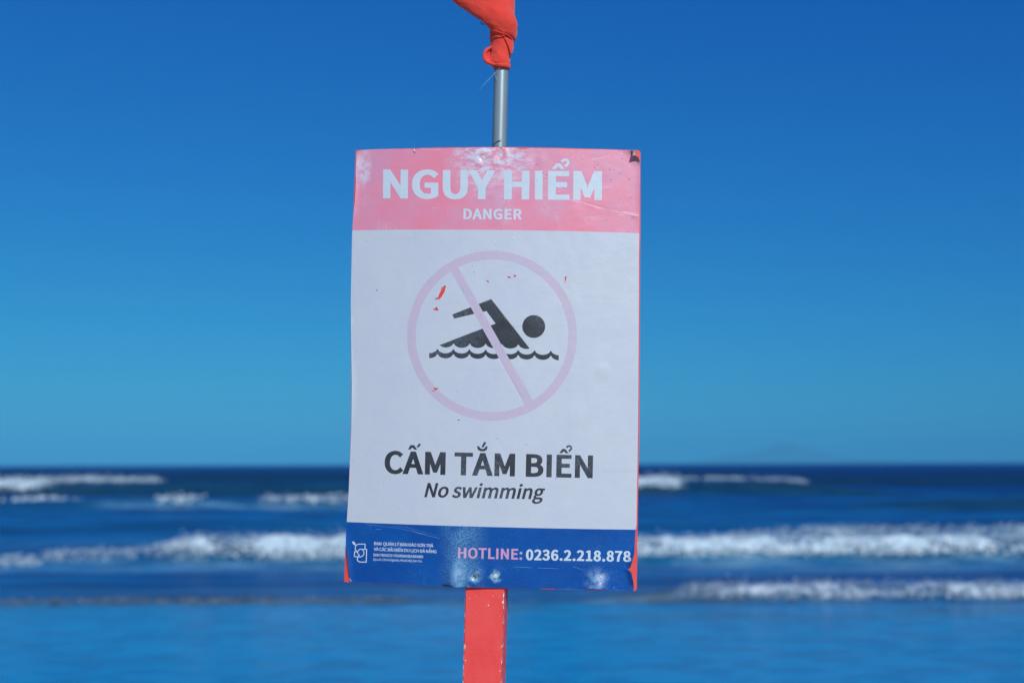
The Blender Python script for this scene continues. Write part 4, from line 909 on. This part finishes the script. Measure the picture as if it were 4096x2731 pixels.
def screw(i, exposed):
    u, v = SCREWS[i]
    verts = []; faces = []
    prof = [(0.9, -2.6), (2.0, -2.0), (3.4, -1.0), (4.3, 0.2), (4.3, 0.9), (3.6, 1.5), (2.4, 1.9), (1.3, 2.0)]
    n = 20
    for r, d in prof:
        for k in range(n):
            a = 2 * math.pi * k / n
            rr = r; dd = d
            if r < 3 and d > 1 and min(abs(math.sin(a + 0.5)), abs(math.cos(a + 0.5))) < 0.35: dd = d - 1.1     # crossed slot
            verts.append((u + rr * math.cos(a), v + rr * math.sin(a), dd + (0.2 if exposed else -0.1)))
    for j in range(len(prof) - 1):
        for k in range(n): faces.append((j * n + k, j * n + (k + 1) % n, (j + 1) * n + (k + 1) % n, (j + 1) * n + k))
    faces.append(tuple((len(prof) - 1) * n + k for k in range(n)))
    q = np.array(verts); o = link_mesh('screw', S(q[:, 0], q[:, 1], q[:, 2]), faces, M_STEEL if exposed else M_BACK, smooth=False)
    keep_parent(o, sign)
screw(0, False); screw(1, False); screw(2, True); screw(3, False)

# --- post
def make_post():
    p = uv([(1938, 2352), (1926, 2731)])
    P1, P0 = (Vector(q) for q in S(p[:, 0], p[:, 1], -5.6))
    ax = (P1 - P0).normalized()
    yaw = math.radians(-6.0)
    sd = Vector((math.cos(yaw), math.sin(yaw), 0)); sd = (sd - ax * sd.dot(ax)).normalized(); dp = ax.cross(sd)   # sd: right, dp: away from viewer
    if dp.y < 0: dp = -dp
    w = 0.0795
    zt = (0.885 - p[0][1] / 1000); zb = (P1.z - (SAND_AT_SIGN - 0.35)) / ax.z
    bm = bmesh.new()
    secs = np.concatenate([[-zb], np.linspace(-zb + 0.3, zt, 26)])
    ch = 0.0022
    prof = []
    for cx, cy in ((-1, 0), (1, 0), (1, 1), (-1, 1)):
        X, Y = cx * w / 2, cy * w
        ix, iy = -cx, (1 if cy == 0 else -1)
        if cx * (1 if cy == 0 else -1) < 0: prof += [(X, Y + iy * ch), (X + ix * ch, Y)]
        else: prof += [(X + ix * ch, Y), (X, Y + iy * ch)]
    rows = []
    for s in secs:
        rows.append([bm.verts.new(P1 + ax * s + sd * (x + random.uniform(-1, 1) * 0.0003) + dp * (y + random.uniform(-1, 1) * 0.0003)) for x, y in prof])
    # finer front face columns so that the edge wear mask has something to follow
    for a, b in zip(rows[:-1], rows[1:]):
        for k in range(8): bm.faces.new((a[k], a[(k + 1) % 8], b[(k + 1) % 8], b[k]))
    bm.faces.new(rows[-1]); bm.faces.new(rows[0][::-1])
    bmesh.ops.recalc_face_normals(bm, faces=bm.faces)
    front = [e for e in bm.edges if abs((e.verts[0].co - e.verts[1].co).dot(sd)) > w * 0.8 and (e.verts[0].co - P1).dot(dp) < 0.01]
    bmesh.ops.subdivide_edges(bm, edges=front, cuts=12, use_grid_fill=True)
    me = bpy.data.meshes.new('post'); bm.to_mesh(me); bm.free(); me.materials.append(M_POST)
    o = bpy.data.objects.new('post', me); C.objects.link(o); keep_parent(o, sign)
    a = me.attributes.new('edge', 'FLOAT', 'POINT')
    vals = []
    for v in me.vertices:
        q = v.co - P1; x = abs(q.dot(sd)); s = q.dot(ax)
        e = max(0, 1 - (w / 2 - x) / 0.0085)
        top = max(0, 1 - abs(s + 0.002) / 0.012) * 0.55
        vals.append(max(e, top) if q.dot(dp) < 0.03 else 0.2)
    a.data.foreach_set('value', vals)
    return P1 + dp * (w / 2), ax, P1 + dp * (w / 2) + ax * zt
post_mid, post_ax, post_top = make_post()

# --- pole
POLE_Y = post_top.y
def tube(name, pts, r, mat, n=24, parent=None, cap=True, smooth=True):
    pts = [Vector(p) for p in pts]; rs = r if isinstance(r, (list, tuple)) else [r] * len(pts)
    verts = []; faces = []
    up = Vector((0.31, 0.22, 0.92))
    for i, p in enumerate(pts):
        d = (pts[min(i + 1, len(pts) - 1)] - pts[max(i - 1, 0)]).normalized()
        a = d.cross(up) if abs(d.dot(up)) < 0.98 else d.cross(Vector((1, 0, 0)))
        a.normalize(); b = d.cross(a)
        for k in range(n):
            t = 2 * math.pi * k / n; verts.append(p + (a * math.cos(t) + b * math.sin(t)) * rs[i])
    for i in range(len(pts) - 1):
        for k in range(n): faces.append((i * n + k, i * n + (k + 1) % n, (i + 1) * n + (k + 1) % n, (i + 1) * n + k))
    if cap: faces += [tuple(range(n))[::-1], tuple((len(pts) - 1) * n + k for k in range(n))]
    o = link_mesh(name, verts, faces, mat, smooth=smooth)
    bm = bmesh.new(); bm.from_mesh(o.data); bmesh.ops.recalc_face_normals(bm, faces=bm.faces); bm.to_mesh(o.data); bm.free()
    return o
ZK = 500 / 1265.0
def fp(x, y, Y): return at(1700 + x * ZK, y * ZK, Y)
pa = fp(753, 1485, POLE_Y); pb = fp(772.5, 705, POLE_Y); pdir = (pb - pa).normalized()
R_POLE = 0.0308 / 2
pole = tube('pole', [pa - pdir * 0.16, pa, pa + pdir * 0.1, pb, pb + pdir * 0.25, pb + pdir * 0.52], R_POLE, M_POLE, 40)
keep_parent(pole, sign)
tie = tube('tie_strip', [fp(x, y, POLE_Y - R_POLE - dy) for x, y, dy in ((686, 1492, -0.010), (700, 1462, -0.004), (712, 1443, 0.0), (735, 1425, 0.002), (772, 1417, 0.003))], [0.0013, 0.0013, 0.0012, 0.0011, 0.0008], M_POLE, 8)
keep_parent(tie, sign)

# ------------------------------------------------------------------ the furled flag
mc = NT('red_flag_cloth', (0.66, 0.06, 0.03), 0.85); c_ = mc.coord()
mc.b.inputs['Sheen Weight'].default_value = 0.25
col = mc.mix(mc.ramp(mc.noise(c_, 22, 3), 0.3, 0.7), (0.64, 0.036, 0.022), (0.72, 0.055, 0.032))
M_CLOTH = mc.set(Base_Color=col, Normal=mc.bump(mc.noise(c_, 900, 2), 0.15, 0.0008, mc.bump(mc.noise(mc.coord(scale=(1, 1, 0.55), rot=(0, 0.6, 0)), 48, 4), 0.55, 0.006)))
mt = NT('dark_thread', (0.12, 0.02, 0.03), 0.8); M_THREAD = mt.m
mf = NT('nylon_thread', (0.25, 0.5, 0.62), 0.2); M_NYLON = mf.m
flag = empty('flag', pb); tag(flag, 'red cloth flag furled and knotted round the top of the grey pole', 'flag')
FS = ZK / F_PX * (pb - EYE).dot(FWD)         # metres per unit of the flag's own layout
def fl(x, y, d):                              # x right, y down, d away from the viewer, from the pole end of the hem
    return pb + RIGHT * ((x - 772.5) * FS) - UP * ((y - 705) * FS) + FWD * (d * FS)
def crom(P, n):
    P = np.array(P, dtype=float); m = len(P); out = []
    for t in np.linspace(0, m - 1, n):
        i = min(int(t), m - 2); f = t - i
        p0, p1, p2, p3 = P[max(i - 1, 0)], P[i], P[i + 1], P[min(i + 2, m - 1)]
        out.append(0.5 * (2 * p1 + (p2 - p0) * f + (2 * p0 - 5 * p1 + 4 * p2 - p3) * f ** 2 + (3 * p1 - p0 - 3 * p2 + p3) * f ** 3))
    return np.array(out)
def loft(name, rings, n, seg, wrinkle, seed, ang=True, kx=2.0):
    """cloth roll: rings of (x, y, d, half width across the path, half depth)"""
    R = crom(rings, n); verts = []
    for i, (x, y, d, a, b) in enumerate(R):
        if ang:
            t = R[min(i + 1, n - 1)][:2] - R[max(i - 1, 0)][:2]; t /= np.linalg.norm(t) + 1e-9; px, py = -t[1], t[0]
        else: px, py = 1.0, 0.0
        for k in range(seg):
            th = 2 * math.pi * k / seg
            wob = 1 + wrinkle * (float(fbm(np.array([math.cos(th) * 1.3 + i * 0.11 + seed]), np.array([math.sin(th) * 1.3 + i * 0.05 + seed * 2]), 3)[0]) - 0.5) * 2 \
                    + wrinkle * 0.35 * math.sin(th * 3 + i * 0.35 + seed) + wrinkle * 0.9 * (float(fbm(np.array([math.cos(th) * 3.4 + i * 0.05 + seed * 3]), np.array([math.sin(th) * 3.4 + i * 0.22 + seed]), 3)[0]) - 0.5)
            ca, sa = math.cos(th), math.sin(th)
            verts.append(fl(x + px * a * ca * wob, y + py * a * ca * wob, d + b * sa * wob))
    f = [(i * seg + k, i * seg + (k + 1) % seg, (i + 1) * seg + (k + 1) % seg, (i + 1) * seg + k) for i in range(n - 1) for k in range(seg)]
    f += [tuple(range(seg))[::-1], tuple((n - 1) * seg + k for k in range(seg))]
    o = link_mesh(name, verts, f, M_CLOTH)
    bm = bmesh.new(); bm.from_mesh(o.data); bmesh.ops.recalc_face_normals(bm, faces=bm.faces); bm.to_mesh(o.data); bm.free()
    keep_parent(o, flag); return o
loft('sleeve', [(777, 710, 0, 79, 82), (777, 697, 0, 80, 84), (775, 680, 0, 83, 86), (764, 662, 0, 98, 92), (758, 640, 0, 106, 98), (762, 600, -2, 103, 98), (766, 560, -2, 101, 96), (770, 510, -2, 104, 98), (776, 460, 0, 110, 100),
       (773, 400, 0, 117, 104), (774, 330, 4, 122, 108), (784, 230, 10, 118, 108), (796, 120, 12, 110, 104), (800, 0, 12, 106, 102), (798, -200, 10, 100, 96), (800, -500, 8, 96, 92), (815, -900, 0, 90, 88)], 90, 56, 0.05, 2.0, False)
loft('draped_fold', [(-260, -640, 60, 40, 20), (-150, -540, 20, 150, 45), (60, -380, -50, 205, 60), (330, -180, -85, 205, 75), (545, -15, -105, 188, 85), (690, 140, -112, 162, 90), (790, 255, -100, 140, 88), (838, 330, -72, 108, 82), (862, 385, -30, 66, 66), (858, 415, 30, 40, 50)], 80, 56, 0.10, 7.0)
def ruled(name, A, B, n, m, thick, bulge):
    a = crom(A, n); b = crom(B, n); verts = []
    for j in range(m):
        t = j / (m - 1)
        for i in range(n):
            q = a[i] * (1 - t) + b[i] * t; q = q + np.array([0, 0, -bulge * 4 * t * (1 - t)])
            verts.append(fl(*q))
    f = [(j * n + i, j * n + i + 1, (j + 1) * n + i + 1, (j + 1) * n + i) for j in range(m - 1) for i in range(n - 1)]
    o = link_mesh(name, verts, f, M_CLOTH); md = o.modifiers.new('thickness', 'SOLIDIFY'); md.thickness = thick * FS; md.offset = 0
    keep_parent(o, flag); return o
ruled('loose_loop', [(682, 490, -60), (640, 505, -66), (612, 535, -70), (598, 575, -72), (598, 610, -72), (615, 640, -74), (655, 664, -82), (705, 684, -92)],
      [(720, 486, 20), (715, 500, 30), (708, 528, 40), (702, 565, 44), (702, 600, 40), (704, 628, 30), (708, 650, 10), (720, 672, -20)], 24, 8, 7, 0)
loft('loop_rim', [(700, 488, -40, 8, 8), (660, 498, -52, 13, 14), (625, 522, -60, 17, 16), (606, 560, -64, 16, 16), (604, 600, -66, 19, 18), (622, 636, -70, 22, 20), (662, 660, -82, 20, 18), (712, 680, -92, 12, 10)], 30, 16, 0.10, 4.0)
ruled('hanging_tuck', [(770, 380, -112), (806, 425, -112), (842, 500, -92), (864, 566, -66)], [(888, 420, -66), (893, 455, -50), (893, 505, -40), (880, 556, -42)], 16, 8, 6, 14)
ruled('hem_band', [(700, 694, -30), (722, 700, -72), (760, 706, -94), (800, 707, -92), (838, 706, -62), (860, 704, -10)], [(690, 660, -34), (716, 664, -84), (758, 668, -106), (802, 666, -104), (842, 662, -72), (866, 660, -10)], 24, 4, 6, 6)
q = crom([(694, 343, -138), (735, 362, -150), (775, 376, -150), (830, 388, -128), (868, 408, -96), (893, 432, -50)], 22)
keep_parent(tube('fold_hem', [fl(*p) for p in q], [0.0006 + 0.0010 * abs(math.sin(i * 1.7)) for i in range(22)], M_CLOTH, 10), flag)
for k, (pts, r, m) in enumerate([
    ([(645, 300, -60), (622, 272, -70), (596, 262, -72), (560, 244, -74)], 0.00045, M_THREAD),
    ([(604, 276, -70), (580, 268, -74), (566, 258, -76), (572, 250, -76)], 0.0007, M_THREAD),
    ([(652, 410, -60), (622, 398, -66), (598, 380, -70), (578, 352, -72)], 0.00035, M_THREAD),
    ([(600, 606, -76), (582, 585, -76), (568, 556, -76), (562, 524, -76)], 0.00035, M_THREAD),
    ([(900, 408, -30), (916, 396, -30), (940, 388, -30)], 0.0003, M_THREAD),
    ([(860, 690, -40), (872, 668, -42), (876, 640, -42)], 0.0003, M_THREAD),
    ([(560, 225, -70), (500, 190, -74), (440, 150, -76), (412, 118, -76)], 0.0004, M_THREAD),
    ([(765, 705, -95), (700, 775, -96), (640, 836, -96), (590, 890, -96), (545, 945, -96)], [0.0002, 0.0003, 0.00045, 0.00022, 0.0001], M_NYLON),
    ([(700, 755, -80), (716, 795, -84), (735, 838, -86)], 0.00035, M_NYLON)]):
    q = crom(pts, 12); rr = r if not isinstance(r, list) else list(np.interp(np.linspace(0, 1, 12), np.linspace(0, 1, len(r)), r))
    keep_parent(tube('loose_thread', [fl(*p) for p in q], rr, m, 6), flag)
